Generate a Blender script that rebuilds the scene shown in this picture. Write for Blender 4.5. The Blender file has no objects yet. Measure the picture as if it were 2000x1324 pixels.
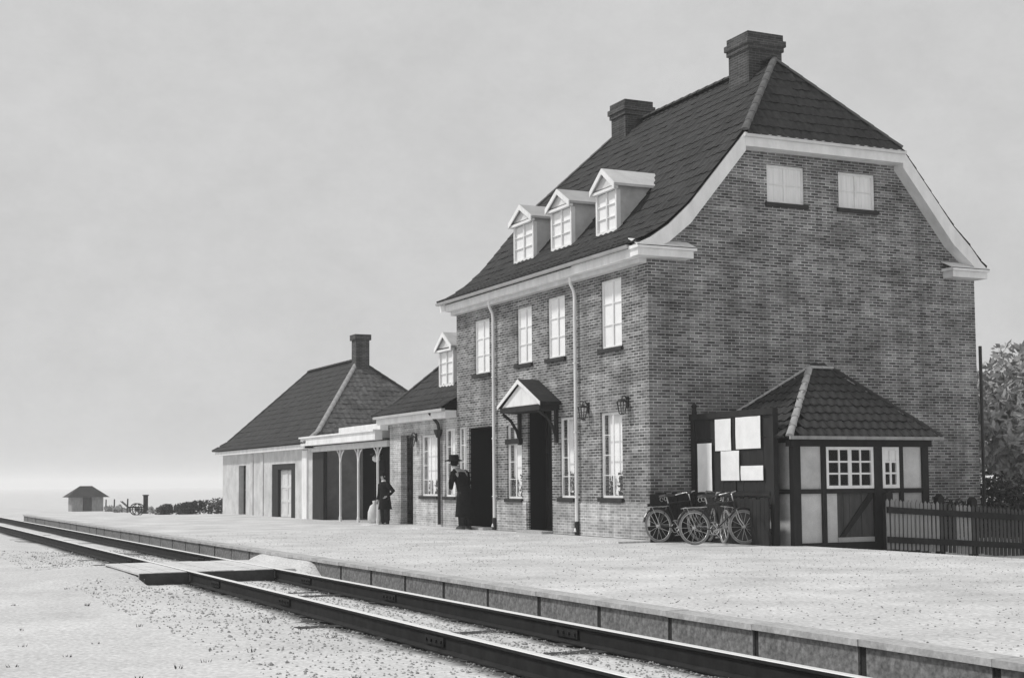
import bpy, bmesh, math, random
import numpy as np
from mathutils import Vector, Matrix

C = bpy.context.scene.collection
R = random.Random(7)
rad = math.radians

# ------------------------------------------------------------------ camera
scene = bpy.context.scene
yaw, pit, rol = 0.4373, 0.0672, -0.0077
fw = Vector((math.sin(yaw)*math.cos(pit), math.cos(yaw)*math.cos(pit), math.sin(pit)))
rt = Vector((math.cos(yaw), -math.sin(yaw), 0)); up = rt.cross(fw)
cr, sr = math.cos(rol), math.sin(rol)
RT = rt*cr + up*sr; UP = rt*(-sr) + up*cr
cam_d = bpy.data.cameras.new('camera'); cam = bpy.data.objects.new('camera', cam_d); C.objects.link(cam)
m = Matrix((RT, UP, -fw)).transposed().to_4x4(); m.translation = (-15.3795, -26.0636, 1.254)
cam.matrix_world = m
cam_d.sensor_width = 36; cam_d.lens = 50.2; cam_d.shift_y = 0.0466
cam_d.clip_start = 0.1; cam_d.clip_end = 6000
scene.camera = cam

# ------------------------------------------------------------------ light
SUN = Vector((-0.52, 0.42, 0.74)).normalized()
elev = math.asin(SUN.z); azim = math.atan2(SUN.x, SUN.y)
world = bpy.data.worlds.new('World'); scene.world = world; world.use_nodes = True
wn = world.node_tree.nodes; wl = world.node_tree.links
for n in list(wn): wn.remove(n)
out = wn.new('ShaderNodeOutputWorld'); bg = wn.new('ShaderNodeBackground')
sky = wn.new('ShaderNodeTexSky'); sky.sky_type = 'NISHITA'; sky.sun_disc = False
sky.sun_elevation = elev; sky.sun_rotation = azim; sky.dust_density = 3.0; sky.air_density = 1.0
bw = wn.new('ShaderNodeRGBToBW'); wl.new(sky.outputs[0], bw.inputs[0])
# thin even overcast: the greyscale sky is mostly covered by one veil of cloud
tc = wn.new('ShaderNodeTexCoord'); mp = wn.new('ShaderNodeMapping'); mp.inputs['Scale'].default_value = (1.0, 1.0, 1.5)
nz = wn.new('ShaderNodeTexNoise'); nz.inputs['Scale'].default_value = 8.0; nz.inputs['Detail'].default_value = 12
nz.inputs['Roughness'].default_value = 0.78
wl.new(tc.outputs['Generated'], mp.inputs[0]); wl.new(mp.outputs[0], nz.inputs['Vector'])
mr = wn.new('ShaderNodeMapRange'); mr.inputs['From Min'].default_value = 0.3; mr.inputs['From Max'].default_value = 0.7
mr.inputs['To Min'].default_value = 5.15; mr.inputs['To Max'].default_value = 6.05
wl.new(nz.outputs[0], mr.inputs['Value'])
mx = wn.new('ShaderNodeMix'); mx.data_type = 'FLOAT'; mx.inputs['Factor'].default_value = 0.975
wl.new(bw.outputs[0], mx.inputs['A']); wl.new(mr.outputs[0], mx.inputs['B'])
wl.new(mx.outputs['Result'], bg.inputs['Color'])
bg.inputs['Strength'].default_value = 0.10
wl.new(bg.outputs[0], out.inputs[0])
sl = bpy.data.lights.new('sun', 'SUN'); so = bpy.data.objects.new('sun', sl); C.objects.link(so)
sl.energy = 2.3; sl.angle = rad(5); sl.color = (1.0, 0.99, 0.975)
so.rotation_euler = SUN.to_track_quat('Z', 'Y').to_euler()
so.location = (-30, 10, 40)
scene.view_settings.view_transform = 'Standard'; scene.view_settings.look = 'None'
scene.view_settings.exposure = 0.12; scene.view_settings.gamma = 1; scene.cycles.volume_bounces = 4; scene.cycles.max_bounces = 10; scene.view_settings.use_curve_mapping = False

# ------------------------------------------------------------------ materials
def mat(name, base, rough=0.85, var=0.25, scale=6.0, bump=0.0, bscale=40.0, spec=0.25, metal=0.0, streak=None, fine=0.0, fscale=60.0):
    M = bpy.data.materials.new(name); M.use_nodes = True
    nt = M.node_tree; N = nt.nodes; L = nt.links; p = N['Principled BSDF']
    p.inputs['Roughness'].default_value = rough; p.inputs['Metallic'].default_value = metal
    p.inputs['Specular IOR Level'].default_value = spec
    t = N.new('ShaderNodeTexCoord'); v = t.outputs['Object']
    if streak:
        q = N.new('ShaderNodeMapping'); q.inputs['Scale'].default_value = streak; L.new(v, q.inputs[0]); v2 = q.outputs[0]
    else: v2 = v
    n = N.new('ShaderNodeTexNoise'); n.inputs['Scale'].default_value = scale; n.inputs['Detail'].default_value = 6
    n.inputs['Roughness'].default_value = 0.65
    L.new(v2, n.inputs['Vector'])
    r = N.new('ShaderNodeMapRange'); r.inputs['From Min'].default_value = 0.28; r.inputs['From Max'].default_value = 0.72
    r.inputs['To Min'].default_value = base*(1-var); r.inputs['To Max'].default_value = base*(1+var)
    L.new(n.outputs[0], r.inputs['Value']); col = r.outputs[0]
    if fine:
        n2 = N.new('ShaderNodeTexNoise'); n2.inputs['Scale'].default_value = fscale; n2.inputs['Detail'].default_value = 3
        L.new(v, n2.inputs['Vector'])
        r2 = N.new('ShaderNodeMapRange'); r2.inputs['From Min'].default_value = 0.3; r2.inputs['From Max'].default_value = 0.7
        r2.inputs['To Min'].default_value = 1-fine; r2.inputs['To Max'].default_value = 1+fine
        L.new(n2.outputs[0], r2.inputs['Value'])
        mu = N.new('ShaderNodeMath'); mu.operation = 'MULTIPLY'; L.new(col, mu.inputs[0]); L.new(r2.outputs[0], mu.inputs[1]); col = mu.outputs[0]
    L.new(col, p.inputs['Base Color'])
    if bump:
        b = N.new('ShaderNodeBump'); b.inputs['Strength'].default_value = bump; b.inputs['Distance'].default_value = 0.02
        nb = N.new('ShaderNodeTexNoise'); nb.inputs['Scale'].default_value = bscale; nb.inputs['Detail'].default_value = 5
        L.new(v, nb.inputs['Vector']); L.new(nb.outputs[0], b.inputs['Height']); L.new(b.outputs[0], p.inputs['Normal'])
    return M

def brick_mat(name, c1, c2, mortar, stain=0.35):
    M = bpy.data.materials.new(name); M.use_nodes = True
    nt = M.node_tree; N = nt.nodes; L = nt.links; p = N['Principled BSDF']
    p.inputs['Roughness'].default_value = 0.9; p.inputs['Specular IOR Level'].default_value = 0.15
    t = N.new('ShaderNodeTexCoord'); s = N.new('ShaderNodeSeparateXYZ'); L.new(t.outputs['Object'], s.inputs[0])
    a = N.new('ShaderNodeMath'); a.operation = 'ADD'; L.new(s.outputs[0], a.inputs[0]); L.new(s.outputs[1], a.inputs[1])
    c = N.new('ShaderNodeCombineXYZ'); L.new(a.outputs[0], c.inputs[0]); L.new(s.outputs[2], c.inputs[1])
    b = N.new('ShaderNodeTexBrick'); L.new(c.outputs[0], b.inputs['Vector'])
    b.inputs['Scale'].default_value = 1.0; b.inputs['Brick Width'].default_value = 0.21; b.inputs['Row Height'].default_value = 0.063
    b.inputs['Mortar Size'].default_value = 0.010; b.inputs['Mortar Smooth'].default_value = 0.2; b.inputs['Bias'].default_value = -0.1
    b.inputs['Color1'].default_value = (c1, c1, c1, 1); b.inputs['Color2'].default_value = (c2, c2, c2, 1)
    b.inputs['Mortar'].default_value = (mortar, mortar, mortar, 1)
    n = N.new('ShaderNodeTexNoise'); n.inputs['Scale'].default_value = 0.9; n.inputs['Detail'].default_value = 8; n.inputs['Roughness'].default_value = 0.7
    mp = N.new('ShaderNodeMapping'); mp.inputs['Scale'].default_value = (0.7, 0.7, 1.6); L.new(t.outputs['Object'], mp.inputs[0])
    L.new(mp.outputs[0], n.inputs['Vector'])
    r = N.new('ShaderNodeMapRange'); r.inputs['From Min'].default_value = 0.3; r.inputs['From Max'].default_value = 0.7
    r.inputs['To Min'].default_value = 1-stain; r.inputs['To Max'].default_value = 1+stain; L.new(n.outputs[0], r.inputs['Value'])
    # courses that weathered a little differently
    n3 = N.new('ShaderNodeTexNoise'); n3.inputs['Scale'].default_value = 1.0; n3.inputs['Detail'].default_value = 4
    m3 = N.new('ShaderNodeMapping'); m3.inputs['Scale'].default_value = (0.55, 0.55, 7.0); L.new(t.outputs['Object'], m3.inputs[0]); L.new(m3.outputs[0], n3.inputs['Vector'])
    r3 = N.new('ShaderNodeMapRange'); r3.inputs['From Min'].default_value = 0.3; r3.inputs['From Max'].default_value = 0.7
    r3.inputs['To Min'].default_value = 0.75; r3.inputs['To Max'].default_value = 1.25; L.new(n3.outputs[0], r3.inputs['Value'])
    mm0 = N.new('ShaderNodeMath'); mm0.operation = 'MULTIPLY'; L.new(r.outputs[0], mm0.inputs[0]); L.new(r3.outputs[0], mm0.inputs[1])
    # rain-washed streaks and sooty patches
    n4 = N.new('ShaderNodeTexNoise'); n4.inputs['Scale'].default_value = 1.0; n4.inputs['Detail'].default_value = 7; n4.inputs['Roughness'].default_value = 0.7
    m4 = N.new('ShaderNodeMapping'); m4.inputs['Scale'].default_value = (2.6, 2.6, 0.22); L.new(t.outputs['Object'], m4.inputs[0]); L.new(m4.outputs[0], n4.inputs['Vector'])
    r4 = N.new('ShaderNodeMapRange'); r4.inputs['From Min'].default_value = 0.3; r4.inputs['From Max'].default_value = 0.66
    r4.inputs['To Min'].default_value = 0.62; r4.inputs['To Max'].default_value = 1.18; L.new(n4.outputs[0], r4.inputs['Value'])
    n5 = N.new('ShaderNodeTexWhiteNoise'); n5.noise_dimensions = '2D'
    v5 = N.new('ShaderNodeVectorMath'); v5.operation = 'FLOOR'; v6 = N.new('ShaderNodeVectorMath'); v6.operation = 'DIVIDE'; v6.inputs[1].default_value = (0.105, 0.063, 1)
    L.new(c.outputs[0], v6.inputs[0]); L.new(v6.outputs[0], v5.inputs[0]); L.new(v5.outputs[0], n5.inputs['Vector'])
    r5 = N.new('ShaderNodeMapRange'); r5.inputs['To Min'].default_value = 0.93; r5.inputs['To Max'].default_value = 1.07; L.new(n5.outputs[0], r5.inputs['Value'])
    mm1 = N.new('ShaderNodeMath'); mm1.operation = 'MULTIPLY'; L.new(r4.outputs[0], mm1.inputs[0]); L.new(r5.outputs[0], mm1.inputs[1])
    mm = N.new('ShaderNodeMath'); mm.operation = 'MULTIPLY'; L.new(mm0.outputs[0], mm.inputs[0]); L.new(mm1.outputs[0], mm.inputs[1])
    mu = N.new('ShaderNodeVectorMath'); mu.operation = 'SCALE'; L.new(b.outputs['Color'], mu.inputs[0]); L.new(mm.outputs[0], mu.inputs['Scale'])
    L.new(mu.outputs[0], p.inputs['Base Color'])
    bp = N.new('ShaderNodeBump'); bp.inputs['Strength'].default_value = 0.6; bp.inputs['Distance'].default_value = 0.012; bp.invert = True
    L.new(b.outputs['Fac'], bp.inputs['Height']); L.new(bp.outputs[0], p.inputs['Normal'])
    return M

def glass_mat():
    M = bpy.data.materials.new('window_glass'); M.use_nodes = True
    nt = M.node_tree; N = nt.nodes; L = nt.links
    for n in list(N): N.remove(n)
    o = N.new('ShaderNodeOutputMaterial'); mxs = N.new('ShaderNodeMixShader'); tr = N.new('ShaderNodeBsdfTransparent'); gl = N.new('ShaderNodeBsdfGlossy')
    gl.inputs['Roughness'].default_value = 0.04; lw = N.new('ShaderNodeLayerWeight'); lw.inputs[0].default_value = 0.5
    pw = N.new('ShaderNodeMath'); pw.operation = 'POWER'; pw.inputs[1].default_value = 5.0; L.new(lw.outputs['Facing'], pw.inputs[0])
    fr = N.new('ShaderNodeMath'); fr.operation = 'MULTIPLY_ADD'; fr.inputs[1].default_value = 0.9; fr.inputs[2].default_value = 0.02; L.new(pw.outputs[0], fr.inputs[0])
    tr.inputs[0].default_value = (1, 1, 1, 1); gl.inputs[0].default_value = (0.9, 0.9, 0.9, 1)
    nn = N.new('ShaderNodeTexNoise'); nn.inputs['Scale'].default_value = 3; bb = N.new('ShaderNodeBump'); bb.inputs['Strength'].default_value = 0.06
    L.new(nn.outputs[0], bb.inputs['Height']); L.new(bb.outputs[0], gl.inputs['Normal'])
    L.new(fr.outputs[0], mxs.inputs[0]); L.new(tr.outputs[0], mxs.inputs[1]); L.new(gl.outputs[0], mxs.inputs[2]); L.new(mxs.outputs[0], o.inputs[0])
    return M

MT = {
 'brick': brick_mat('brick_masonry', 0.075, 0.27, 0.42, 0.5),
 'chimney': brick_mat('sooty_brick', 0.05, 0.085, 0.12, 0.3),
 'plinth': brick_mat('pale_plinth_brick', 0.26, 0.46, 0.56, 0.3),
 'wingbrick': brick_mat('lime_washed_wing_brick', 0.34, 0.50, 0.58, 0.25),
 'wingwall': mat('pale_rendered_wall', 0.46, 0.9, 0.22, 1.6, 0.3, 25, fine=0.15),
 'shedwall': mat('white_plaster', 0.56, 0.9, 0.24, 1.6, 0.3, 25, fine=0.12),
 'white': mat('white_paint', 0.82, 0.6, 0.14, 3.0, 0.08, 30, streak=(1, 1, 0.4)),
 'whitedirty': mat('weathered_white_paint', 0.66, 0.7, 0.15, 2.5, 0.1, 30),
 'blind': mat('white_blind', 0.90, 0.9, 0.05, 5.0),
 'curtain': mat('net_curtain', 0.84, 0.95, 0.12, 4.0, streak=(6, 6, 0.3)),
 'endtile': mat('paler_clay_tile', 0.085, 0.85, 0.5, 1.6, 0.2, 30, fine=0.4, fscale=8),  # paler tile tone for the near end slope of the goods shed
 'tile': mat('dark_clay_tile', 0.023, 0.75, 0.5, 1.3, 0.2, 30, fine=0.35, fscale=9),
 'tile2': mat('brown_pantile', 0.034, 0.7, 0.4, 2.0, 0.2, 30, fine=0.3, fscale=12),
 'oldlime': mat('sooty_ridge_mortar', 0.12, 0.9, 0.5, 3.0, 0.2, 30),
 'lime': mat('lime_mortared_ridge', 0.34, 0.9, 0.3, 3.0, 0.2, 30),
 'zinc': mat('weathered_zinc', 0.46, 0.6, 0.15, 2.0),
 'cheek': mat('grey_cheek_boarding', 0.50, 0.8, 0.2, 3.0, 0.2, 25),
 'darkwood': mat('tarred_timber', 0.022, 0.8, 0.4, 5.0, 0.3, 40, streak=(1, 1, 0.3)),
 'door': mat('dark_painted_door', 0.018, 0.6, 0.3, 4.0),
 'midwood': mat('weathered_boards', 0.075, 0.85, 0.4, 5.0, 0.3, 40, streak=(1, 1, 0.25)),
 'palewood': mat('grey_picket_wood', 0.30, 0.85, 0.35, 6.0, 0.3, 40, streak=(1, 1, 0.25)),
 'sill': mat('slate_sill', 0.035, 0.8, 0.3, 4.0),
 'sand': mat('pale_sanded_platform', 0.56, 0.95, 0.24, 0.6, 0.6, 22, fine=0.24, fscale=20, spec=0.1),
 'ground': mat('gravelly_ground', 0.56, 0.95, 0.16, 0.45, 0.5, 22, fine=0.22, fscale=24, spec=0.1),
 'pebble': mat('mixed_pebbles', 0.34, 0.9, 0.7, 3.0),
 'cross': mat('sanded_boards', 0.60, 0.95, 0.15, 2.0, 0.3, 20, fine=0.15, fscale=20),
 'slab': mat('granite_slab', 0.17, 0.9, 0.35, 2.0, 0.5, 25, fine=0.4, fscale=22),
 'coping': mat('stone_coping', 0.42, 0.9, 0.2, 2.0, 0.3, 25, fine=0.2, fscale=22),
 'rail': mat('rusty_rail', 0.022, 0.8, 0.4, 6.0, spec=0.15),
 'railtop': mat('worn_rail_top', 0.78, 0.4, 0.08, 8.0, metal=0.0, spec=0.6),
 'sleeper': mat('oiled_sleeper', 0.05, 0.9, 0.4, 4.0, 0.4, 30),
 'iron': mat('black_iron', 0.02, 0.5, 0.3, 6.0, spec=0.4),
 'nickel': mat('nickel_plating', 0.55, 0.35, 0.1, 8.0, metal=0.7),
 'rubber': mat('grey_rubber', 0.24, 0.9, 0.2, 9.0),
 'enamel': mat('black_enamel', 0.02, 0.35, 0.2, 8.0, spec=0.5),
 'leather': mat('worn_leather', 0.07, 0.6, 0.3, 12.0),
 'paper': mat('poster_paper', 0.84, 0.9, 0.10, 3.0),
 'skin': mat('skin', 0.42, 0.6, 0.08, 12.0),
 'cloth': mat('dark_wool', 0.014, 0.95, 0.35, 14.0, 0.2, 60, spec=0.05),
 'cloth2': mat('charcoal_wool', 0.03, 0.95, 0.3, 14.0, 0.2, 60, spec=0.05),
 'collar': mat('white_linen', 0.8, 0.9, 0.05, 14.0),
 'hat': mat('felt_hat', 0.016, 0.95, 0.3, 20.0, spec=0.05),
 'leaf': mat('leaves', 0.055, 0.7, 0.55, 2.2, spec=0.2),
 'leafpale': mat('pale_leaves', 0.36, 0.75, 0.45, 2.2, spec=0.2),
 'bark': mat('bark', 0.07, 0.9, 0.4, 8.0, 0.5, 30),
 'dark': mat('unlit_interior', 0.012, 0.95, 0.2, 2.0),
 'glass': glass_mat(),
 'opal': mat('opal_glass', 0.75, 0.25, 0.05, 8.0, spec=0.5),
}

def dark_rail_strips(M, xs, half):
    # darker ground in a ragged strip under and beside each rail
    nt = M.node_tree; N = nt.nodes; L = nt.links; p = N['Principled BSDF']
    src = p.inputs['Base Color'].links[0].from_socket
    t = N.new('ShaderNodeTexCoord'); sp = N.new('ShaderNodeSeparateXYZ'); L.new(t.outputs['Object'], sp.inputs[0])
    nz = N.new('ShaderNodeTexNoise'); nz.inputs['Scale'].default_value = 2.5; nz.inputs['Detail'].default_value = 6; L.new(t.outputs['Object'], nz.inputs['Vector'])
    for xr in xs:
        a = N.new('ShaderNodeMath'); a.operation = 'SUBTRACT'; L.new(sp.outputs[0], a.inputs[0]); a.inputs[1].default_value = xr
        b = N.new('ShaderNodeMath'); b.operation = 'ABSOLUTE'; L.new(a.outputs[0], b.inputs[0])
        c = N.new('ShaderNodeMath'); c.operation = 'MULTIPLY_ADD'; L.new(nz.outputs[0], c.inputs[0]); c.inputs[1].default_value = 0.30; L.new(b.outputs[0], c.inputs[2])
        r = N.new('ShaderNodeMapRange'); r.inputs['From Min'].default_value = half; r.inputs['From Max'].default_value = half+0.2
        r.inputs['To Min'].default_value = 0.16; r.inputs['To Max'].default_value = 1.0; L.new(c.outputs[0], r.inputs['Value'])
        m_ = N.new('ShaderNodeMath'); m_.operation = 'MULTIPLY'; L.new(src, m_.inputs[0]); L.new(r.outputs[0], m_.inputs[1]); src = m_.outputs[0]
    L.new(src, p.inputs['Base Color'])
dark_rail_strips(MT['ground'], (-8.76, -10.22), 0.26)

# ------------------------------------------------------------------ mesh helpers
class MB:
    def __init__(s): s.v = []; s.f = []; s.mi = []
    def add(s, vs, fs, mi=0):
        b = len(s.v); s.v += [tuple(q) for q in vs]; s.f += [tuple(i+b for i in f) for f in fs]; s.mi += [mi]*len(fs); return s
    def box(s, x0, x1, y0, y1, z0, z1, mi=0, P=None):
        vs = [(x, y, z) for z in (z0, z1) for y in (y0, y1) for x in (x0, x1)]
        if P: vs = [P(*q) for q in vs]
        return s.add(vs, [(0, 2, 3, 1), (4, 5, 7, 6), (0, 1, 5, 4), (2, 6, 7, 3), (0, 4, 6, 2), (1, 3, 7, 5)], mi)
    def poly(s, pts, mi=0): return s.add(pts, [tuple(range(len(pts)))], mi)
    def prism(s, pts, d, mi=0):
        n = len(pts); d = Vector(d); a = [Vector(p) for p in pts]; vs = a + [p+d for p in a]
        return s.add(vs, [tuple(range(n)), tuple(range(2*n-1, n-1, -1))] + [(i, i+n, (i+1) % n+n, (i+1) % n) for i in range(n)], mi)
    def tube(s, path, r, n=8, closed=False, mi=0, caps=True):
        path = [Vector(p) for p in path]; k = len(path); rings = []
        rr = r if isinstance(r, (list, tuple)) else [r]*k
        pu = None
        for i, p in enumerate(path):
            if closed: t = (path[(i+1) % k]-path[i-1])
            else: t = path[min(i+1, k-1)]-path[max(i-1, 0)]
            t.normalize()
            if pu is None:
                h = Vector((0, 0, 1)) if abs(t.z) < 0.9 else Vector((1, 0, 0)); u = t.cross(h).normalized()
            else: u = (pu - t*pu.dot(t)).normalized()
            pu = u; w = t.cross(u)
            rings.append([p+(u*math.cos(2*math.pi*j/n)+w*math.sin(2*math.pi*j/n))*rr[i] for j in range(n)])
        vs = [q for g in rings for q in g]; fs = []
        for i in range(k if closed else k-1):
            a = i*n; b = ((i+1) % k)*n
            fs += [(a+j, a+(j+1) % n, b+(j+1) % n, b+j) for j in range(n)]
        if not closed and caps: fs += [tuple(range(n-1, -1, -1)), tuple(range((k-1)*n, k*n))]
        return s.add(vs, fs, mi)
    def lathe(s, prof, cx, cy, n=14, mi=0):
        vs = [(cx+r*math.cos(2*math.pi*j/n), cy+r*math.sin(2*math.pi*j/n), z) for r, z in prof for j in range(n)]
        fs = [(i*n+j, i*n+(j+1) % n, (i+1)*n+(j+1) % n, (i+1)*n+j) for i in range(len(prof)-1) for j in range(n)]
        fs += [tuple(range(n-1, -1, -1)), tuple(range((len(prof)-1)*n, len(prof)*n))]
        return s.add(vs, fs, mi)
    def build(s, name, mats, parent=None, smooth=False, shift=None):
        if shift is None: shift = wloc(parent) if parent else Vector((0, 0, 0))
        me = bpy.data.meshes.new(name)
        me.from_pydata([(x-shift[0], y-shift[1], z-shift[2]) for x, y, z in s.v], [], s.f)
        ms = mats if isinstance(mats, (list, tuple)) else [mats]
        for q in ms: me.materials.append(MT[q] if isinstance(q, str) else q)
        if len(ms) > 1: me.polygons.foreach_set('material_index', s.mi)
        bm = bmesh.new(); bm.from_mesh(me); bmesh.ops.recalc_face_normals(bm, faces=bm.faces); bm.to_mesh(me); bm.free()
        if smooth: me.polygons.foreach_set('use_smooth', [True]*len(me.polygons))
        me.update()
        o = bpy.data.objects.new(name, me); C.objects.link(o)
        if parent: o.parent = parent
        else: o.location = shift
        return o

LOC = {}
def wloc(o):
    v = Vector((0, 0, 0))
    while o is not None: v += Vector(LOC.get(o.name, (0, 0, 0))); o = o.parent
    return v
def thing(name, label, cat, loc=(0, 0, 0), group=None, rz=0):
    o = bpy.data.objects.new(name, None); C.objects.link(o); o.location = loc; o.rotation_euler = (0, 0, rz)
    o.empty_display_size = 0.3; LOC[o.name] = tuple(loc)
    o['label'] = label; o['category'] = cat
    if group: o['group'] = group
    return o
def tag(o, label=None, cat=None, group=None, kind=None):
    if label: o['label'] = label
    if cat: o['category'] = cat
    if group: o['group'] = group
    if kind: o['kind'] = kind
    return o
def dup(root, loc, rz=0, label=None):
    r = root.copy(); C.objects.link(r); r.location = loc; r.rotation_euler = (0, 0, rz); LOC[r.name] = tuple(loc)
    if label: r['label'] = label
    def rec(a, b):
        for ch in list(a.children):
            c = ch.copy(); C.objects.link(c); c.parent = b; rec(ch, c)
    rec(root, r); return r

def FX(x0):      # facade facing -x : (u=y, depth inward, z)
    return lambda u, d, z: (x0+d, u, z)
def FY(y0):      # wall facing -y : (u=x, depth inward, z)
    return lambda u, d, z: (u, y0+d, z)

def wall_mesh(mb, P, u0, u1, z0, z1, holes, depth=0.22, mi=0, thick=0.3):
    us = sorted({u0, u1, *[h[0] for h in holes], *[h[1] for h in holes]})
    zs = sorted({z0, z1, *[h[2] for h in holes], *[h[3] for h in holes]})
    for i in range(len(us)-1):
        for j in range(len(zs)-1):
            cu, cz = (us[i]+us[i+1])/2, (zs[j]+zs[j+1])/2
            if any(h[0] < cu < h[1] and h[2] < cz < h[3] for h in holes): continue
            mb.poly([P(us[i], 0, zs[j]), P(us[i+1], 0, zs[j]), P(us[i+1], 0, zs[j+1]), P(us[i], 0, zs[j+1])], mi)
    for hh in holes:
        a, b, c, d = hh[:4]; depth_ = hh[4] if len(hh) > 4 else depth
        for q in (((a, c), (b, c)), ((b, c), (b, d)), ((b, d), (a, d)), ((a, d), (a, c))):
            (ua, za), (ub, zb) = q
            mb.poly([P(ua, 0, za), P(ub, 0, zb), P(ub, depth_, zb), P(ua, depth_, za)], mi)

def window(root, P, u0, u1, z0, z1, inset=0.045, cols=2, rows=3, cover=1.0, covermat='blind', sill=True, frame='white', fw_=0.05, bar=0.016,
           sillmat='sill', transom=None, mullion=True, name='window', plant=None, bd=0.036):
    mb = MB(); d0, d1 = inset, inset+0.05
    mb.box(u0, u0+fw_, d0, d1, z0, z1, P=P); mb.box(u1-fw_, u1, d0, d1, z0, z1, P=P)
    mb.box(u0+fw_, u1-fw_, d0, d1, z0, z0+fw_, P=P); mb.box(u0+fw_, u1-fw_, d0, d1, z1-fw_, z1, P=P)
    iu0, iu1, iz0, iz1 = u0+fw_, u1-fw_, z0+fw_, z1-fw_
    for i in range(1, cols):
        u = iu0+(iu1-iu0)*i/cols; w = ((0.085 if cols == 4 else 0.045) if (mullion and i*2 == cols) else bar)/2
        mb.box(u-w, u+w, d0+0.006, d0+0.03, iz0, iz1, P=P)
    for j in range(1, rows):
        z = iz0+(iz1-iz0)*j/rows
        mb.box(iu0, iu1, d0+0.009, d0+0.027, z-bar/2, z+bar/2, P=P)
    f = mb.build(name, frame, root)
    us = [iu0+(iu1-iu0)*i/cols for i in range(cols+1)]; zs = [iz0+(iz1-iz0)*j/rows for j in range(rows+1)]
    g = MB(); g.poly([P(iu0, d0+0.022, iz0), P(iu1, d0+0.022, iz0), P(iu1, d0+0.022, iz1), P(iu0, d0+0.022, iz1)])
    g.build('pane', 'glass', f)
    if cover:
        zc = z1-(z1-z0)*cover; cb = MB()
        n = max(6, int((u1-u0)/0.06))
        pts = [(iu0+0.001+(iu1-iu0-0.002)*i/n, d0+bd+(0.010*math.sin(i*1.9+u0*5) if covermat == 'curtain' else 0.0)) for i in range(n+1)]
        for i in range(n):
            cb.poly([P(pts[i][0], pts[i][1], zc), P(pts[i+1][0], pts[i+1][1], zc), P(pts[i+1][0], pts[i+1][1], z1), P(pts[i][0], pts[i][1], z1)])
        cb.build('curtain' if covermat == 'curtain' else 'blind', covermat, f)
        if cover < 0.5 and False:
            dr = MB()
            for a, b in ((iu0-0.02, iu0+(iu1-iu0)*0.24), (iu1-(iu1-iu0)*0.2, iu1+0.02)):
                k = 5
                for i in range(k):
                    p = a+(b-a)*i/k; q = a+(b-a)*(i+1)/k
                    dr.poly([P(p, d1+0.05+0.02*(i % 2), z0), P(q, d1+0.05+0.02*((i+1) % 2), z0), P(q, d1+0.05+0.02*((i+1) % 2), zc+0.02), P(p, d1+0.05+0.02*(i % 2), zc+0.02)])
            dr.build('curtain', 'curtain', f)
    if plant:
        g = random.Random(plant)
        for kk in range(2):
            uc = iu0+(iu1-iu0)*(0.28+0.45*kk+g.uniform(-.06, .06)); hh_ = g.uniform(.28, .5); b = MB()
            b.tube([P(uc, d0+0.085, z0+0.005), P(uc, d0+0.085, z0+0.12)], [.045, .06], 8)
            for i in range(46):
                a = g.uniform(0, 6.28); rr = g.uniform(.02, .11); zz = z0+0.1+hh_*g.random(); l = g.uniform(.035, .07)
                du, dz = math.cos(a)*l, math.sin(a)*l; cu = min(max(uc+rr*math.cos(a), iu0+.02), iu1-.02); dd_ = d0+0.07+g.uniform(0, .04)
                b.poly([P(cu-du, dd_, zz-dz), P(cu+dz*.5, dd_+.01, zz-du*.5), P(cu+du, dd_, zz+dz), P(cu-dz*.5, dd_-.01, zz+du*.5)])
            b.build('window_plant', 'leaf', f)
    if sill:
        s = MB(); s.box(u0-0.06, u1+0.06, -0.07, inset, z0-0.09, z0-0.004, P=P); s.build('sill', sillmat, f)
    if transom:
        s = MB(); s.box(u0-0.05, u1+0.05, -0.03, inset+0.02, transom[0], transom[1], P=P); s.build('transom', 'darkwood', f)
    return f

def door(root, P, u0, u1, z0, z1, inset=0.45, leaves=2, m='door', panels=3, name='door'):
    d = MB(); d.box(u0, u1, inset, inset+0.05, z0, z1, P=P)
    for l in range(leaves):
        a = u0+(u1-u0)*l/leaves+0.02; b = u0+(u1-u0)*(l+1)/leaves-0.02
        d.box(a, a+0.09, inset-0.025, inset, z0+0.02, z1-0.02, P=P); d.box(b-0.09, b, inset-0.025, inset, z0+0.02, z1-0.02, P=P)
        for j in range(panels+1):
            z = z0+0.02+(z1-z0-0.16)*j/panels
            d.box(a+0.09, b-0.09, inset-0.024, inset, z, z+0.1, P=P)
    o = d.build(name, m, root)
    h = MB(); um = (u0+u1)/2+0.06; zz = z0+1.05
    h.tube([P(um, inset-0.03, zz), P(um, inset-0.075, zz), P(um+0.1, inset-0.075, zz)], 0.011, 6); h.build('handle', 'nickel', o)
    return o

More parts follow.
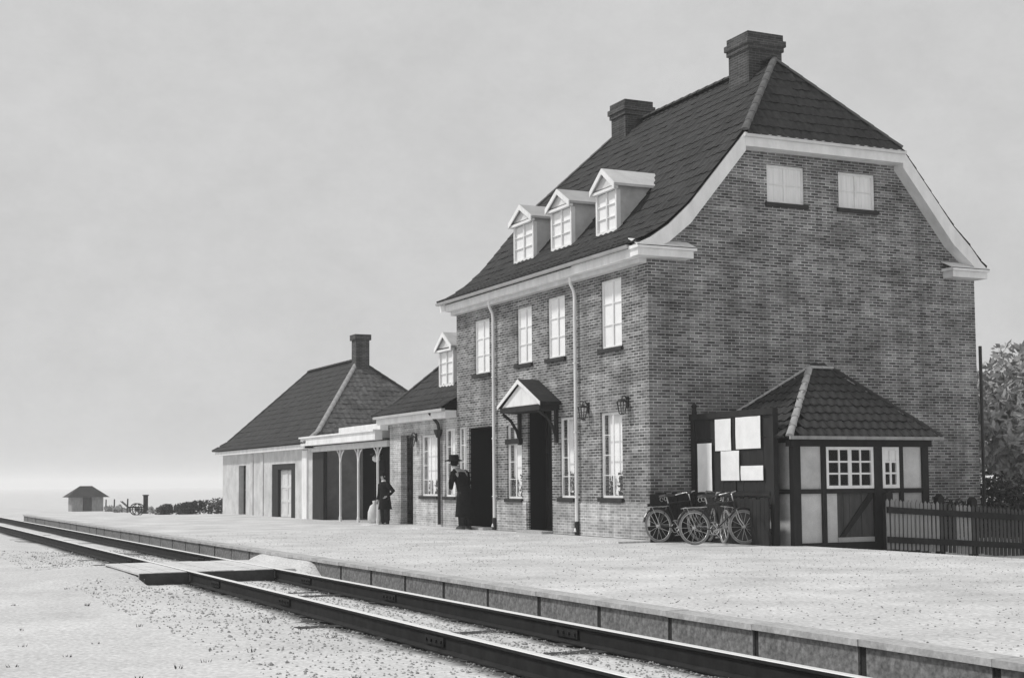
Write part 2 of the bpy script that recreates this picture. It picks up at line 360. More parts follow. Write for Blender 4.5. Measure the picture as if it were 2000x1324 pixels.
def tiled(mb, prof, cross, c_lim, w=0.24, gauge=0.33, amp=0.020, seg=6, lift=0.03):
    """prof: list of (h, z) going up; cross(h, c, z)->point; c_lim(z)->(cmin, cmax)."""
    acc = [0.0]
    for a, b in zip(prof, prof[1:]): acc.append(acc[-1]+math.hypot(b[0]-a[0], b[1]-a[1]))
    def at(t):
        for i in range(len(prof)-1):
            if t <= acc[i+1] or i == len(prof)-2:
                k = (t-acc[i])/(acc[i+1]-acc[i]); a, b = prof[i], prof[i+1]
                dh, dz = b[0]-a[0], b[1]-a[1]; l = math.hypot(dh, dz)
                nh, nzv = -dz/l, dh/l
                if nzv < 0: nh, nzv = -nh, -nzv
                return a[0]+dh*k, a[1]+dz*k, nh, nzv
    T = acc[-1]; nrow = int(math.ceil(T/gauge))
    c0 = min(c_lim(prof[0][1])[0], c_lim(prof[-1][1])[0]); c1 = max(c_lim(prof[0][1])[1], c_lim(prof[-1][1])[1])
    nc = int((c1-c0)/w*seg)+1
    for k in range(nrow):
        t0 = max(0.0, k*gauge-0.0); t1 = min(T, (k+1)*gauge+0.03)
        jit = [R.uniform(-0.008, 0.008) for _ in range(nc//seg+2)]
        rows = []
        for t, off in ((t0, 0.004), (t0, lift), (t1, 0.014)):
            h, z, nh, nzv = at(t); lo, hi = c_lim(z); row = []
            for i in range(nc+1):
                c = c0+(c1-c0)*i/nc; ph = (i % seg)/seg
                wv = amp*(0.5+0.5*math.cos(2*math.pi*ph)) if off > 0.01 else 0.0
                o_ = off+wv+(jit[i//seg] if off > 0.01 else 0)
                row.append(cross(h+nh*o_, min(max(c, lo), hi), z+nzv*o_))
            rows.append(row)
        b = len(mb.v); mb.v += [tuple(q) for r_ in rows for q in r_]; n = nc+1
        for j in range(2):
            for i in range(nc):
                a = mb.v[b+j*n+i]; q = mb.v[b+j*n+i+1]; a2 = mb.v[b+(j+1)*n+i]; q2 = mb.v[b+(j+1)*n+i+1]
                if a == q and a2 == q2: continue
                mb.f.append((b+j*n+i, b+j*n+i+1, b+(j+1)*n+i+1, b+(j+1)*n+i)); mb.mi.append(0)

_ridge_mesh = {}
def ridge_row(parent, p0, p1, m, r=0.11, name='ridge_tile', step=0.4):
    """half round cap tiles laid along p0-p1, each an object sharing one mesh"""
    p0, p1 = Vector(p0), Vector(p1); d = p1-p0; L = d.length; n = max(1, int(L/step)); q = d.to_track_quat('X', 'Z')
    key = (m, r, step)
    if key not in _ridge_mesh:
        mb = MB(); k = 8; vs = []
        for x, rr in ((0, r), (step*1.08, r*0.86)):
            vs += [(x, math.cos(math.pi*(j/k))*rr*1.05, math.sin(math.pi*(j/k))*rr*0.8-0.02) for j in range(k+1)]
        fs = [(j, j+1, k+2+j, k+1+j) for j in range(k)] + [tuple(range(k, -1, -1)), tuple(range(k+1, 2*k+2))]
        mb.add(vs, fs); o = mb.build(name, m, None); _ridge_mesh[key] = o.data; bpy.data.objects.remove(o)
    base = wloc(parent)
    for i in range(n):
        o = bpy.data.objects.new(name, _ridge_mesh[key]); C.objects.link(o); o.parent = parent
        o.location = p0+d*(i/n)-base; o.rotation_mode = 'QUATERNION'; o.rotation_quaternion = q

# ================================================================== SETTING
def sstep(a, b, x): t = np.clip((x-a)/(b-a), 0, 1); return t*t*(3-2*t)
def grid_obj(name, xs, ys, zf, m, kind='structure'):
    X, Y = np.meshgrid(np.array(xs), np.array(ys)); Z = zf(X, Y)
    v = np.stack([X, Y, Z], -1).reshape(-1, 3); nx, ny = len(xs), len(ys)
    i = np.arange(nx*ny).reshape(ny, nx)
    f = np.stack([i[:-1, :-1], i[:-1, 1:], i[1:, 1:], i[1:, :-1]], -1).reshape(-1, 4)
    me = bpy.data.meshes.new(name); me.from_pydata(v.tolist(), [], f.tolist()); me.materials.append(MT[m])
    me.polygons.foreach_set('use_smooth', [True]*len(me.polygons))
    o = bpy.data.objects.new(name, me); C.objects.link(o); o['kind'] = kind; return o
rng = np.random.default_rng(3)
def lumps(X, Y, a, s):
    return a*(np.sin(X*1.7*s+Y*0.9*s)*0.5+np.sin(X*3.1*s-Y*2.3*s+1.3)*0.3+np.sin(Y*4.7*s+X*0.6*s+2.1)*0.2)
def ground_z(X, Y):
    z = -0.315+lumps(X, Y, 0.012, 1.0)
    off = sstep(3.5, 12.0, np.abs(X+9.4))
    z = z-0.0105*np.clip(Y-46, 0, 150)*off-0.0035*np.clip(np.abs(X+9.4)-30, 0, 120)
    track = 1-sstep(1.3, 2.2, np.abs(X+9.42))
    yy = sstep(-3.1, -2.2, Y)*(1-sstep(0.85, 1.8, Y)); nz_ = lumps(X, Y, 0.02, 2.2)
    mound = -0.178-0.14*sstep(-11.0, -13.4, X)*0-0.15*(1-sstep(-13.3, -11.0, X)); z = np.where(X < -10.95, np.maximum(z, z+(mound-z)*yy+nz_*yy*.3), z)
    z = np.where(X > -8.5, z+yy*(0.14+0.16*sstep(-8.45, -8.1, X)), z)
    return z-track*0.035-0.03*np.exp(-((X+8.72)/.13)**2)-0.03*np.exp(-((X+10.16)/.13)**2)
gx = sorted(set(list(np.arange(-20, -7, 0.14))+list(np.arange(-7, 40, 3.0))+[-2500, -1200, -600, -300, -180, -120, -90, -70, -55, -45, -38, -32, -28, -25, -22, 50, 65, 85, 120, 180, 300, 600, 1200, 2500]))
gy = sorted(set(list(np.arange(-24, 10, 0.25))+list(np.arange(10, 60, 1.5))+[-400, -150, -80, -55, -42, -34, -29, 65, 75, 90, 105, 120, 140, 160, 185, 220, 300, 450, 700, 1100, 1800, 2800]))
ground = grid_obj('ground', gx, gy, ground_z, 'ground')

def plat_z(X, Y):
    z = lumps(X, Y, 0.006, 0.7)*sstep(-7.8, -6.8, X)-0.075*np.clip(X-1.5, 0, 7)*(1-sstep(-2.4, -0.8, Y))
    z = z-0.6*sstep(36, 50, Y)-0.9*sstep(30, 45, X)
    return z
px = sorted(set([-7.86, -7.5]+list(np.arange(-7, 12, 0.5))+[14, 18, 24, 30, 36, 45, 50]))
py = sorted(set([-45, -30, -26]+list(np.arange(-22, 8, 0.5))+list(np.arange(8, 56, 2.0))))
platform = grid_obj('platform', px, py, plat_z, 'sand')
# facing slabs, posts and coping of the platform edge: shared meshes, one object each
ST = 1.45
slab = MB(); slab.box(-8.075, -7.9, 0.045, ST-0.045, -0.42, -0.052); s0 = slab.build('facing_slab', 'slab', platform)
post = MB(); post.box(-8.06, -7.93, -0.042, 0.042, -0.42, -0.056); p0 = post.build('joint_post', 'darkwood', platform)
cop = MB(); cop.box(-8.115, -7.855, 0.004, ST-0.004, -0.05, 0.004); c0 = cop.build('coping_stone', 'coping', platform)
k = 0; y = -14.02-ST*19
while y < 40:
    if k == 0: a, b, c = s0, p0, c0
    else:
        a, b, c = s0.copy(), p0.copy(), c0.copy()
        for o in (a, b, c): C.objects.link(o)
    j = R.uniform(-0.008, 0.008)
    a.location = (j, y, R.uniform(-0.006, 0.004)); b.location = (0, y, 0); c.location = (j*0.7, y, R.uniform(-0.003, 0.003)); k += 1
    y += ST
# low kerbed strip along the building
pv = MB()
pv.box(-0.95, -0.004, -0.3, 15.9, -0.2, 0.035)
tag(pv.build('pavement', 'sand'), kind='structure')

# railway track
track = thing('railway_track', 'single railway track with worn bright rail tops beside the low platform', 'railway track', (-9.42, 0, -0.3))
prof = [(-0.07, -0.06), (0.07, -0.06), (0.07, -0.045), (0.014, -0.025), (0.014, 0.095), (0.042, 0.108), (0.042, 0.134), (0.036, 0.14), (-0.036, 0.14), (-0.042, 0.134), (-0.042, 0.108), (-0.014, 0.095), (-0.014, -0.025), (-0.07, -0.045)]
for xr in (-8.70, -10.14):
    mb = MB(); ys = [-45, -20, 0, 30, 70, 140, 220]; n = len(prof)
    for yv in ys: mb.v += [(xr+a, yv, -0.298+b) for a, b in prof]
    for i in range(len(ys)-1):
        for j in range(n):
            mb.f.append((i*n+j, i*n+(j+1) % n, (i+1)*n+(j+1) % n, (i+1)*n+j)); mb.mi.append(1 if j in (6, 7, 8) else 0)
    rl = mb.build('rail', ['rail', 'railtop'], track)
for xr in (-8.70, -10.14):
    for yv in (-13.1, -7.9, -4.1, 3.2):
        q = MB()
        for sg in (-1, 1):
            q.box(xr+sg*0.016, xr+sg*0.036, yv-.24, yv+.24, -0.30, -0.215)
            for kk in range(4): q.box(xr+sg*.036, xr+sg*.052, yv-.19+kk*.125-.014, yv-.19+kk*.125+.014, -0.272, -0.244)
        q.build('fishplate', 'rail', track)
sl0 = None
for i in range(70):
    yv = -24+i*0.72
    mb = None
    if sl0 is None:
        mb = MB(); mb.box(-10.75, -8.14, -0.12, 0.12, -0.46, -0.349); sl0 = mb.build('sleeper', 'sleeper', track); o = sl0
    else: o = sl0.copy(); C.objects.link(o)
    o.location = (R.uniform(-0.03, 0.03), yv, R.uniform(-0.014, 0.002)); o.rotation_euler = (0, 0, R.uniform(-0.015, 0.015))
    o.parent = track
# boarded foot crossing over the rails
cx = tag(MB().box(-11.0, -8.085, -2.28, 0.93, -0.45, -0.2).build('foot_crossing', 'cross'), kind='structure')
for xa, xb in ((-11.0, -10.76), (-10.745, -10.50), (-10.485, -10.21), (-10.06, -9.76), (-9.745, -9.43), (-9.415, -9.10), (-9.085, -8.77), (-8.625, -8.38)):
    mb = MB(); z1 = -0.164
    mb.box(xa, xb, -2.3+R.uniform(-.05, .05), 0.95+R.uniform(-.05, .05), -0.23, z1+R.uniform(-0.005, 0.004)); mb.build('plank', 'cross', cx)
q = MB(); q.box(-11.0, -10.2, -2.40, -2.355, -0.4, -0.172); q.box(-10.06, -8.77, -2.40, -2.355, -0.4, -0.172); q.build('edge_board', 'sleeper', cx)
# loose gravel on the track bed
N = 15000
gx_ = np.concatenate([rng.uniform(-12.2, -8.15, N//2), rng.normal(-9.4, .8, N//2)]); gy_ = -19+30*rng.random(N)**1.6
ok = (gx_ < -8.15) & (gx_ > -16) & ~((gy_ > -2.4) & (gy_ < 1.05) & (gx_ > -13)); gx_, gy_ = gx_[ok], gy_[ok]; N = len(gx_)
gz_ = ground_z(gx_, gy_); s_ = rng.uniform(0.006, 0.018, N)*np.where(rng.random(N) > .95, 1.7, 1)
base = np.array([(1, 0, 0), (0, 1, 0), (-1, 0, 0), (0, -1, 0), (0, 0, .7), (0, 0, -.7)], float)
th = rng.uniform(0, 6.28, N); cc, ss = np.cos(th)[:, None], np.sin(th)[:, None]
st = rng.uniform(.6, 1.3, (N, 3))
bx = base[None, :, 0]*st[:, :1]; by = base[None, :, 1]*st[:, 1:2]; bz = np.repeat(base[None, :, 2], N, 0)*st[:, 2:]
V = np.stack([(bx*cc-by*ss)*s_[:, None]+gx_[:, None], (bx*ss+by*cc)*s_[:, None]+gy_[:, None], bz*s_[:, None]+gz_[:, None]+s_[:, None]*.25], -1).reshape(-1, 3)
F0 = np.array([(0, 1, 4), (1, 2, 4), (2, 3, 4), (3, 0, 4), (1, 0, 5), (2, 1, 5), (3, 2, 5), (0, 3, 5)])
F = (F0[None]+(np.arange(N)*6)[:, None, None]).reshape(-1, 3)
me = bpy.data.meshes.new('gravel'); me.from_pydata(V.tolist(), [], F.tolist()); me.materials.append(MT['pebble'])
o = bpy.data.objects.new('gravel', me); C.objects.link(o); o['kind'] = 'stuff'; o['label'] = 'loose gravel strewn along the track bed'

# sparse grass tufts in the gravel and along the foot of the platform
g_ = random.Random(21); q = MB()
for i in range(230):
    if i % 5 == 0: x_, y_ = g_.uniform(-8.5, -8.15), g_.uniform(-18, 25)
    else: x_, y_ = g_.uniform(-17, -10.5), -19+g_.random()**1.5*34
    if -3 < y_ < 1.8 and x_ > -13.5: continue
    z_ = float(ground_z(np.array(x_), np.array(y_))); hh = g_.uniform(.02, .05)
    for k_ in range(g_.randint(4, 9)):
        a = g_.uniform(0, 6.28); d = g_.uniform(.01, .05); bx_, by_ = x_+math.cos(a)*d, y_+math.sin(a)*d; t_ = hh*g_.uniform(.6, 1.2)
        q.add([(bx_-.006, by_, z_-.01), (bx_+.006, by_+.004, z_-.01), (bx_+math.cos(a)*t_*.6, by_+math.sin(a)*t_*.6, z_+t_)], [(0, 1, 2)])
o = q.build('grass', 'leaf', None); tag(o, 'sparse tufts of grass in the gravel', kind='stuff')

N = 9000
gx_ = -7.8+14*rng.random(N); gy_ = -19+30*rng.random(N)**1.4; ok = ~((gx_ > -1.0) & (gy_ > -4.0)) & ~((gx_ > 0) & (gy_ > -4.2)); gx_, gy_ = gx_[ok], gy_[ok]; N = len(gx_)
gz_ = plat_z(gx_, gy_); s_ = rng.uniform(0.004, 0.012, N)
V = np.stack([base[None, :, 0]*s_[:, None]*1.3+gx_[:, None], base[None, :, 1]*s_[:, None]+gy_[:, None], base[None, :, 2]*s_[:, None]+gz_[:, None]+s_[:, None]*.3], -1).reshape(-1, 3)
F = (F0[None]+(np.arange(N)*6)[:, None, None]).reshape(-1, 3)
me = bpy.data.meshes.new('grit'); me.from_pydata(V.tolist(), [], F.tolist()); me.materials.append(MT['pebble'])
o = bpy.data.objects.new('grit', me); C.objects.link(o); o['kind'] = 'stuff'; o['label'] = 'fine grit scattered over the platform'

# ================================================================== STATION BUILDING
W, L = 9.04, 10.45
XR, ZR = 4.52, 11.25
KX, KZ = 2.34, 8.90
PROF = [(-0.47, 6.27), (-0.1, 6.43), (0.35, 6.72), (0.9, 7.22), (KX, KZ)]
TOP = (XR, ZR)
AP0, AP1 = 1.6, L-1.6
st_b = thing('station_building', 'tall brick railway station with half-hipped tile roof, white bargeboards and three dormers', 'station building', (0, 0, 0))
P0 = FX(0); G0 = FY(0)
upper = [(1.13, 2.09, 4.23, 5.76), (3.85, 4.78, 4.23, 5.70), (5.65, 6.53, 4.23, 5.65), (8.22, 9.22, 4.17, 5.62)]
lower = [(1.17, 2.16, 0.91, 2.80), (3.46, 4.18, 0.90, 2.78), (6.28, 7.17, 0.86, 2.72), (9.80, 10.36, 0.90, 2.80)]
dmain, dside = (4.60, 5.92, 0.05, 3.08), (8.05, 9.62, 0.05, 2.74)
mb = MB(); wall_mesh(mb, P0, 0, L, -0.4, 6.12, upper+lower+[dmain+(0.05,), dside+(0.05,)], 0.24)
mb.build('facade_wall', 'brick', st_b)
gw = [(3.11, 4.13, 7.44, 8.30), (5.08, 6.13, 7.46, 8.30)]
mb = MB(); wall_mesh(mb, G0, 0, W, -0.5, 6.12, [], 0.24); wall_mesh(mb, G0, KX, W-KX, 6.12, KZ-0.02, gw, 0.24)
for sgn in (0, 1):
    f = (lambda x: x) if not sgn else (lambda x: W-x)
    mb.poly([(f(0), 0, 6.12), (f(KX), 0, 6.12), (f(KX), 0, KZ-0.05), (f(0.9), 0, 7.17), (f(0.35), 0, 6.67), (f(0), 0, 6.45)])
mb.build('gable_wall', 'brick', st_b)
mb = MB()
mb.poly([(W, 0, -0.5), (W, L, -0.5), (W, L, 6.3), (W, 0, 6.3)]); mb.poly([(0, L, -0.4), (W, L, -0.4), (W, L, 6.12), (0, L, 6.12)])
mb.poly([(0, L, 6.12), (W, L, 6.12), (W-KX, L, KZ-.05), (KX, L, KZ-.05)])
mb.poly([(0.3, 0.3, 3.45), (W-.3, 0.3, 3.45), (W-.3, L-.3, 3.45), (.3, L-.3, 3.45)])
mb.build('rear_wall', 'brick', st_b)
# plinth in paler brick than the wall above, 3 cm proud, broken at the doors
for a, b in ((-0.02, 4.52), (6.0, 7.97), (9.70, L-0.01)):
    mb = MB(); mb.box(a, b, -0.03, 0.0-0.002, 0.045, 0.80, P=P0); mb.build('plinth', 'plinth', st_b)
for i, h in enumerate(upper): window(st_b, P0, *h, cols=2, rows=3, cover=1.0)
for i, h in enumerate(lower): window(st_b, P0, *h, cols=2, rows=4, cover=[0.97, 0.97, 0.97, 1.0][i], bd=0.13, plant=[5, 6, 8, None][i], transom=(2.24, 2.37) if i == 2 else None)
for h in gw: window(st_b, G0, *h, cols=2, rows=2, cover=1.0, covermat='curtain')
for dd in (dmain, dside):
    door(st_b, P0, *dd, inset=0.5 if dd is dmain else 0.9)
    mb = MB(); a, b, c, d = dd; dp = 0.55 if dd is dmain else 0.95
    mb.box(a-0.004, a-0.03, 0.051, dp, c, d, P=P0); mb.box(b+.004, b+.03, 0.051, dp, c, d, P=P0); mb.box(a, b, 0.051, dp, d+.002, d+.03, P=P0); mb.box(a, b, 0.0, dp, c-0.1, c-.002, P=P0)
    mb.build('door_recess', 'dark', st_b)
    mb = MB(); mb.box(a-.04, b+.04, -0.32, 0.02, 0.02, 0.1, P=P0); mb.build('doorstep', 'coping', st_b)

# roof: deck, tiles, ridge
mb = MB()
def rx(side): return (lambda x: x) if side == 0 else (lambda x: W-(x if x >= 0.35 else 0.35-(0.35-x)*0.58))
Y0, Y1 = -0.30, L+0.30
for side in (0, 1):
    f = rx(side)
    for (a, za), (b, zb) in zip(PROF, PROF[1:]): mb.poly([(f(a), Y0, za), (f(a), Y1, za), (f(b), Y1, zb), (f(b), Y0, zb)])
    mb.poly([(f(KX), Y0, KZ), (f(KX), Y1, KZ), (f(XR), AP1, ZR), (f(XR), AP0, ZR)])
mb.poly([(KX, Y0, KZ), (W-KX, Y0, KZ), (XR, AP0, ZR)]); mb.poly([(KX, Y1, KZ), (W-KX, Y1, KZ), (XR, AP1, ZR)])
roof = mb.build('roof', 'tile', st_b)
def ylim(z):
    if z <= KZ: return Y0, Y1
    t = min(1, (z-KZ)/(ZR-KZ)); return Y0+(AP0-Y0)*t, Y1+(AP1-Y1)*t
tl = MB()
for side in (0, 1):
    f = rx(side); tiled(tl, PROF+[TOP], (lambda h, c, z, f=f: (f(h), c, z)), ylim)
tag(tl.build('roof_tiles', 'tile', roof), kind='stuff')
def xlim(z):
    t = min(1, max(0, (z-KZ)/(ZR-KZ))); return KX+(XR-KX)*t, W-KX+(XR-W+KX)*t
tl = MB()
tiled(tl, [(Y0-0.08, KZ-0.08), (AP0, ZR)], lambda h, c, z: (c, h, z), xlim)
tiled(tl, [(-(Y1+0.08), KZ-0.08), (-AP1, ZR)], lambda h, c, z: (c, -h, z), xlim)
tag(tl.build('hip_tiles', 'tile', roof), kind='stuff')
ridge_row(roof, (XR, AP0, ZR+0.05), (XR, AP1, ZR+0.05), 'tile2', 0.13)
for ya, yb in ((Y0, AP0), (Y1, AP1)):
    for xa in (KX, W-KX): ridge_row(roof, (xa, ya, KZ+0.04), (XR, yb, ZR+0.05), 'oldlime', 0.09, 'hip_tile')
# bargeboards and white verge
def barge(yb, yf, side):
    f = rx(side); up_ = [(-0.36, 6.28), (-0.1, 6.40), (0.35, 6.70), (0.9, 7.20), (KX, KZ-0.02)]
    dn = [0.27, 0.30, 0.38, 0.44, 0.42]
    mb = MB(); n = len(up_)
    for i in range(n-1):
        (a, za), (b, zb) = up_[i], up_[i+1]
        mb.prism([(f(a), yf, za), (f(b), yf, zb), (f(b)+(-0.0), yf, zb-dn[i+1]), (f(a), yf, za-dn[i])], (0, yb-yf, 0))
    return mb.build('bargeboard', 'white', st_b)
for side in (0, 1): barge(-0.002, -0.33, side); barge(L+0.33, L+0.002, side)
for yf, yb in ((-0.335, -0.003), (L+0.003, L+0.335)):
    mb = MB(); mb.box(KX+0.002, W-KX-0.002, yf, yb, KZ-0.33, KZ-0.03); mb.build('bargeboard', 'white', st_b)
mb = MB(); mb.box(KX-0.05, W-KX+0.05, -0.40, -0.337, KZ-0.13, KZ-0.045); mb.build('gutter', 'whitedirty', st_b)
# cornice and gutters on the long sides
for side in (0, 1):
    f = rx(side); mb = MB()
    xs = sorted((f(-0.36), f(-0.003))); mb.box(xs[0], xs[1], -0.002, 2.80, 6.00, 6.20); mb.build('cornice', 'white', st_b)
    mb = MB(); mb.box(xs[0]+(0.04 if side == 0 else 0), xs[1]-(0.04 if side else 0), 2.82, L+0.02, 6.00, 6.19); mb.build('cornice', 'white', st_b)
    mb = MB(); xs = sorted((f(-0.18), f(-0.002))); mb.box(xs[0], xs[1], 0.02, L, 5.90, 5.996); mb.build('cornice_moulding', 'whitedirty', st_b)
    xs = sorted((f(-0.52), f(-0.38)))
    mb = MB()
    mb.prism([(xs[0], -0.02, 6.25), (xs[0]+0.03, -0.02, 6.19), (xs[1]-0.03, -0.02, 6.19), (xs[1], -0.02, 6.25)], (0, L+0.34, 0)); mb.build('gutter', 'zinc', st_b)
# boxed eaves returns on the gable
for side in (0, 1):
    f = rx(side); mb = MB()
    a, b = sorted((f(-0.42), f(0.95))); mb.box(a, b, -0.34, -0.004, 6.0, 6.15)
    a, b = sorted((f(-0.46), f(1.0))); mb.box(a, b, -0.40, -0.004, 6.152, 6.22)
    mb.prism([(a, -0.40, 6.222), (b, -0.40, 6.222), (b, -0.004, 6.40), (a, -0.004, 6.40)], (0, 0.0, -0.02))
    mb.build('eaves_return', 'white', st_b)
# downpipes
for yv, zt in ((3.205, 6.0), (7.82, 6.0)):
    mb = MB(); mb.tube([(-0.20, yv, zt+.05), (-0.18, yv, zt-0.15), (-0.09, yv, zt-0.32), (-0.075, yv, zt-0.45), (-0.075, yv, 0.28), (-0.12, yv, 0.12)], 0.038, 10)
    for z in (0.9, 2.4, 4.0): mb.box(-0.118, -0.0, yv-0.045, yv+0.045, z, z+0.025)
    mb.build('downpipe', 'white', st_b, smooth=False)
    mb = MB(); mb.lathe([(0.055, 0.05), (0.055, 0.34), (0.045, 0.36)], -0.078, yv, 10); mb.build('pipe_boot', 'iron', st_b)
mb = MB(); mb.tube([(W+0.07, -0.06, 4.42), (W+0.06, -0.06, -0.3)], 0.04, 8); mb.build('downpipe', 'iron', st_b)
# chimneys
def chimney(x0, x1, y0, y1, zb, zt, name='chimney'):
    mb = MB(); mb.box(x0, x1, y0, y1, zb, zt-0.42); mb.box(x0-0.04, x1+0.04, y0-0.04, y1+0.04, zt-0.42, zt-0.30)
    mb.box(x0-0.08, x1+0.08, y0-0.08, y1+0.08, zt-0.30, zt-0.16); mb.box(x0-0.03, x1+0.03, y0-0.03, y1+0.03, zt-0.16, zt)
    c = mb.build(name, 'chimney', st_b)
    return c
chimney(4.04, 5.00, 1.95, 2.80, 9.9, 12.02); chimney(4.06, 4.90, 7.95, 8.75, 9.9, 11.86)

# dormers
def dormer(root, yc, hw, xf, zb, zt, zp, rm, deck, slope_x):
    d = MB()
    # cheeks back into the roof
    for s in (-1, 1):
        yv = yc+s*hw
        d.prism([(xf, yv, zb), (xf, yv, zt), (slope_x(zt)+0.15, yv, zt), (slope_x(zb)+0.15, yv, zb-0.05)], (0, -s*0.05, 0))
    d.poly([(xf+0.12, yc-hw, zb), (xf+0.12, yc+hw, zb), (xf+0.12, yc+hw, zt), (xf+0.12, yc-hw, zt)])
    body = d.build('dormer', 'cheek', root)
    ov, yo = 0.10, hw+0.10
    r = MB()
    for s in (-1, 1):
        a = [(xf-ov, yc, zp), (slope_x(zp)+0.2, yc, zp), (slope_x(zt-0.05)+0.2, yc+s*yo, zt-0.04), (xf-ov, yc+s*yo, zt-0.04)]
        r.prism(a, (0, 0, 0.06))
    r.build('dormer_roof', rm, body)
    t = MB()
    t.prism([(xf-0.03, yc-hw-.02, zt+0.01), (xf-0.03, yc+hw+.02, zt+0.01), (xf-0.03, yc, zp-0.04)], (0.1, 0, 0)); t.build('pediment', 'whitedirty', body)
    t = MB()
    for s in (-1, 1): t.prism([(xf-ov-0.03, yc, zp+0.055), (xf-ov-.03, yc+s*yo, zt+0.02), (xf-ov-.03, yc+s*yo, zt-0.12), (xf-ov-.03, yc, zp-0.08)], (0.028, 0, 0))
    t.box(xf-ov+.01, xf+0.0, yc-yo+0.02, yc+yo-0.02, zt-0.11, zt-0.045)
    t.build('dormer_cornice', 'white', body)
    P = FX(xf)
    mbf = MB(); mbf.box(yc-hw-.004, yc-hw+0.06, -0.01, 0.1, zb, zt-0.11, P=P); mbf.box(yc+hw-0.06, yc+hw+.004, -0.01, 0.1, zb, zt-0.11, P=P)
    mbf.box(yc-hw+0.06, yc+hw-0.06, -0.01, 0.1, zb-0.02, zb+0.07, P=P)
    iu0, iu1, iz0, iz1 = yc-hw+.06, yc+hw-.06, zb+.07, zt-.11
    mbf.box(yc-0.022, yc+0.022, 0.0, 0.04, iz0, iz1, P=P)
    for j in (1, 2): z = iz0+(iz1-iz0)*j/3; mbf.box(iu0, iu1, 0.01, 0.036, z-0.009, z+0.009, P=P)
    mbf.build('window_frame', 'white', body)
    g = MB(); g.poly([P(iu0, .03, iz0), P(iu1, .03, iz0), P(iu1, .03, iz1), P(iu0, .03, iz1)]); g.build('pane', 'glass', body)
    g = MB(); g.poly([P(iu0, .045, iz0), P(iu1, .045, iz0), P(iu1, .045, iz1), P(iu0, .045, iz1)]); g.build('blind', 'blind', body)
    return body
def slope_main(z):
    pts = PROF+[TOP]
    for (a, za), (b, zb) in zip(pts, pts[1:]):
        if za <= z <= zb: return a+(b-a)*(z-za)/(zb-za)
    return XR
for yc, hw in ((3.03, 0.50), (5.36, 0.56), (7.54, 0.60)): dormer(st_b, yc, hw, 0.70, 7.06, 8.14, 8.54 if yc < 4 else 8.50, 'whitedirty' if yc < 4 else 'zinc', None, slope_main)

# pedimented canopy over the main door
cn = MB(); yc, hw, xo = 5.30, 1.12, -0.50
for s in (-1, 1):
    cn.prism([(xo-0.06, yc, 3.70), (0.0-.003, yc, 3.70), (-.003, yc+s*(hw+0.1), 3.10), (xo-0.06, yc+s*(hw+0.1), 3.10)], (0, 0, 0.07))
canopy = cn.build('door_canopy', 'tile', st_b)
t = MB(); t.prism([(xo, yc-hw+.05, 3.12), (xo, yc+hw-.05, 3.12), (xo, yc, 3.66)], (0.06, 0, 0)); t.build('tympanum', 'white', canopy)
t = MB()
for s in (-1, 1): t.prism([(xo-0.075, yc, 3.765), (xo-.075, yc+s*(hw+.1), 3.165), (xo-.075, yc+s*(hw+.1), 3.08), (xo-.075, yc, 3.66)], (0.014, 0, 0))
t.build('bargeboard', 'white', canopy)
t = MB(); t.box(xo-0.03, -0.003, yc-hw, yc+hw, 2.98, 3.105); t.build('lintel', 'darkwood', canopy)
for s in (-1, 1):
    b = MB(); yb = yc+s*(hw-0.1)
    b.tube([(-0.04, yb, 2.3), (-0.12, yb, 2.55), (-0.28, yb, 2.8), (-0.5, yb, 2.96)], 0.04, 8); b.box(-0.08, -0.003, yb-0.045, yb+0.045, 2.2, 2.98); b.build('bracket', 'darkwood', canopy)

# wall lanterns
def lantern(loc, label):
    x, yv, z = loc; o = thing('wall_lantern', label, 'lantern', loc, 'iron lanterns along the station wall')
    b = MB(); b.box(-0.03+x, x-0.003, yv-0.05, yv+0.05, z-0.12, z+0.12); b.tube([(x-0.02, yv, z+0.06), (x-0.08, yv, z+0.14), (x-0.14, yv, z+0.13), (x-0.15, yv, z+0.06)], 0.014, 6); b.build('bracket', 'iron', o)
    b = MB(); b.lathe([(0.03, z+0.07), (0.12, z+0.02), (0.125, z+0.0)], x-0.15, yv, 8); b.lathe([(0.06, z-0.27), (0.055, z-0.25)], x-0.15, yv, 8)
    for j in range(4):
        a = j*math.pi/2+.78; b.tube([(x-0.15+.11*math.cos(a), yv+.11*math.sin(a), z), (x-0.15+.06*math.cos(a), yv+.06*math.sin(a), z-0.25)], 0.012, 5)
    b.build('housing', 'iron', o)
    g = MB(); g.lathe([(0.1, z-0.003), (0.052, z-0.248)], x-0.15, yv, 8); g.build('glass', 'glass', o)
lantern((0, 0.9, 2.98), 'iron lantern on the brick facade between the corner and the nearest window')
lantern((0, 2.72, 2.95), 'iron lantern on the brick facade just beside the nearer white downpipe')

# ================================================================== LOW WING
WY1 = 15.95
wg = thing('station_wing', 'low pale rendered station wing with tile roof between brick building and veranda', 'building', (0, 10.5, 0))
wholes = [(10.55, 11.35, 0.89, 2.80), (11.92, 13.18, 0.90, 2.66), (13.85, 14.87, 0.04, 2.72)]
wholes[0] = (10.60, 11.36, 0.89, 2.78)
mb = MB(); wall_mesh(mb, FX(0.0), L+0.01, WY1-0.1, -0.4, 3.12, wholes, 0.2)
mb.poly([(0, WY1-.1, -.4), (7.5, WY1-.1, -.4), (7.5, WY1-.1, 3.12), (0, WY1-.1, 3.12)]); mb.poly([(7.5, L, -.4), (7.5, WY1-.1, -.4), (7.5, WY1-.1, 3.12), (7.5, L, 3.12)])
mb.build('wall', 'wingbrick', wg)
for h in wholes[:2]: window(wg, FX(0.0), *h, cols=2, rows=4, cover=0.97, bd=0.13, plant=9 if h is wholes[1] else None)
door(wg, FX(0.0), *wholes[2], inset=0.35, leaves=1)
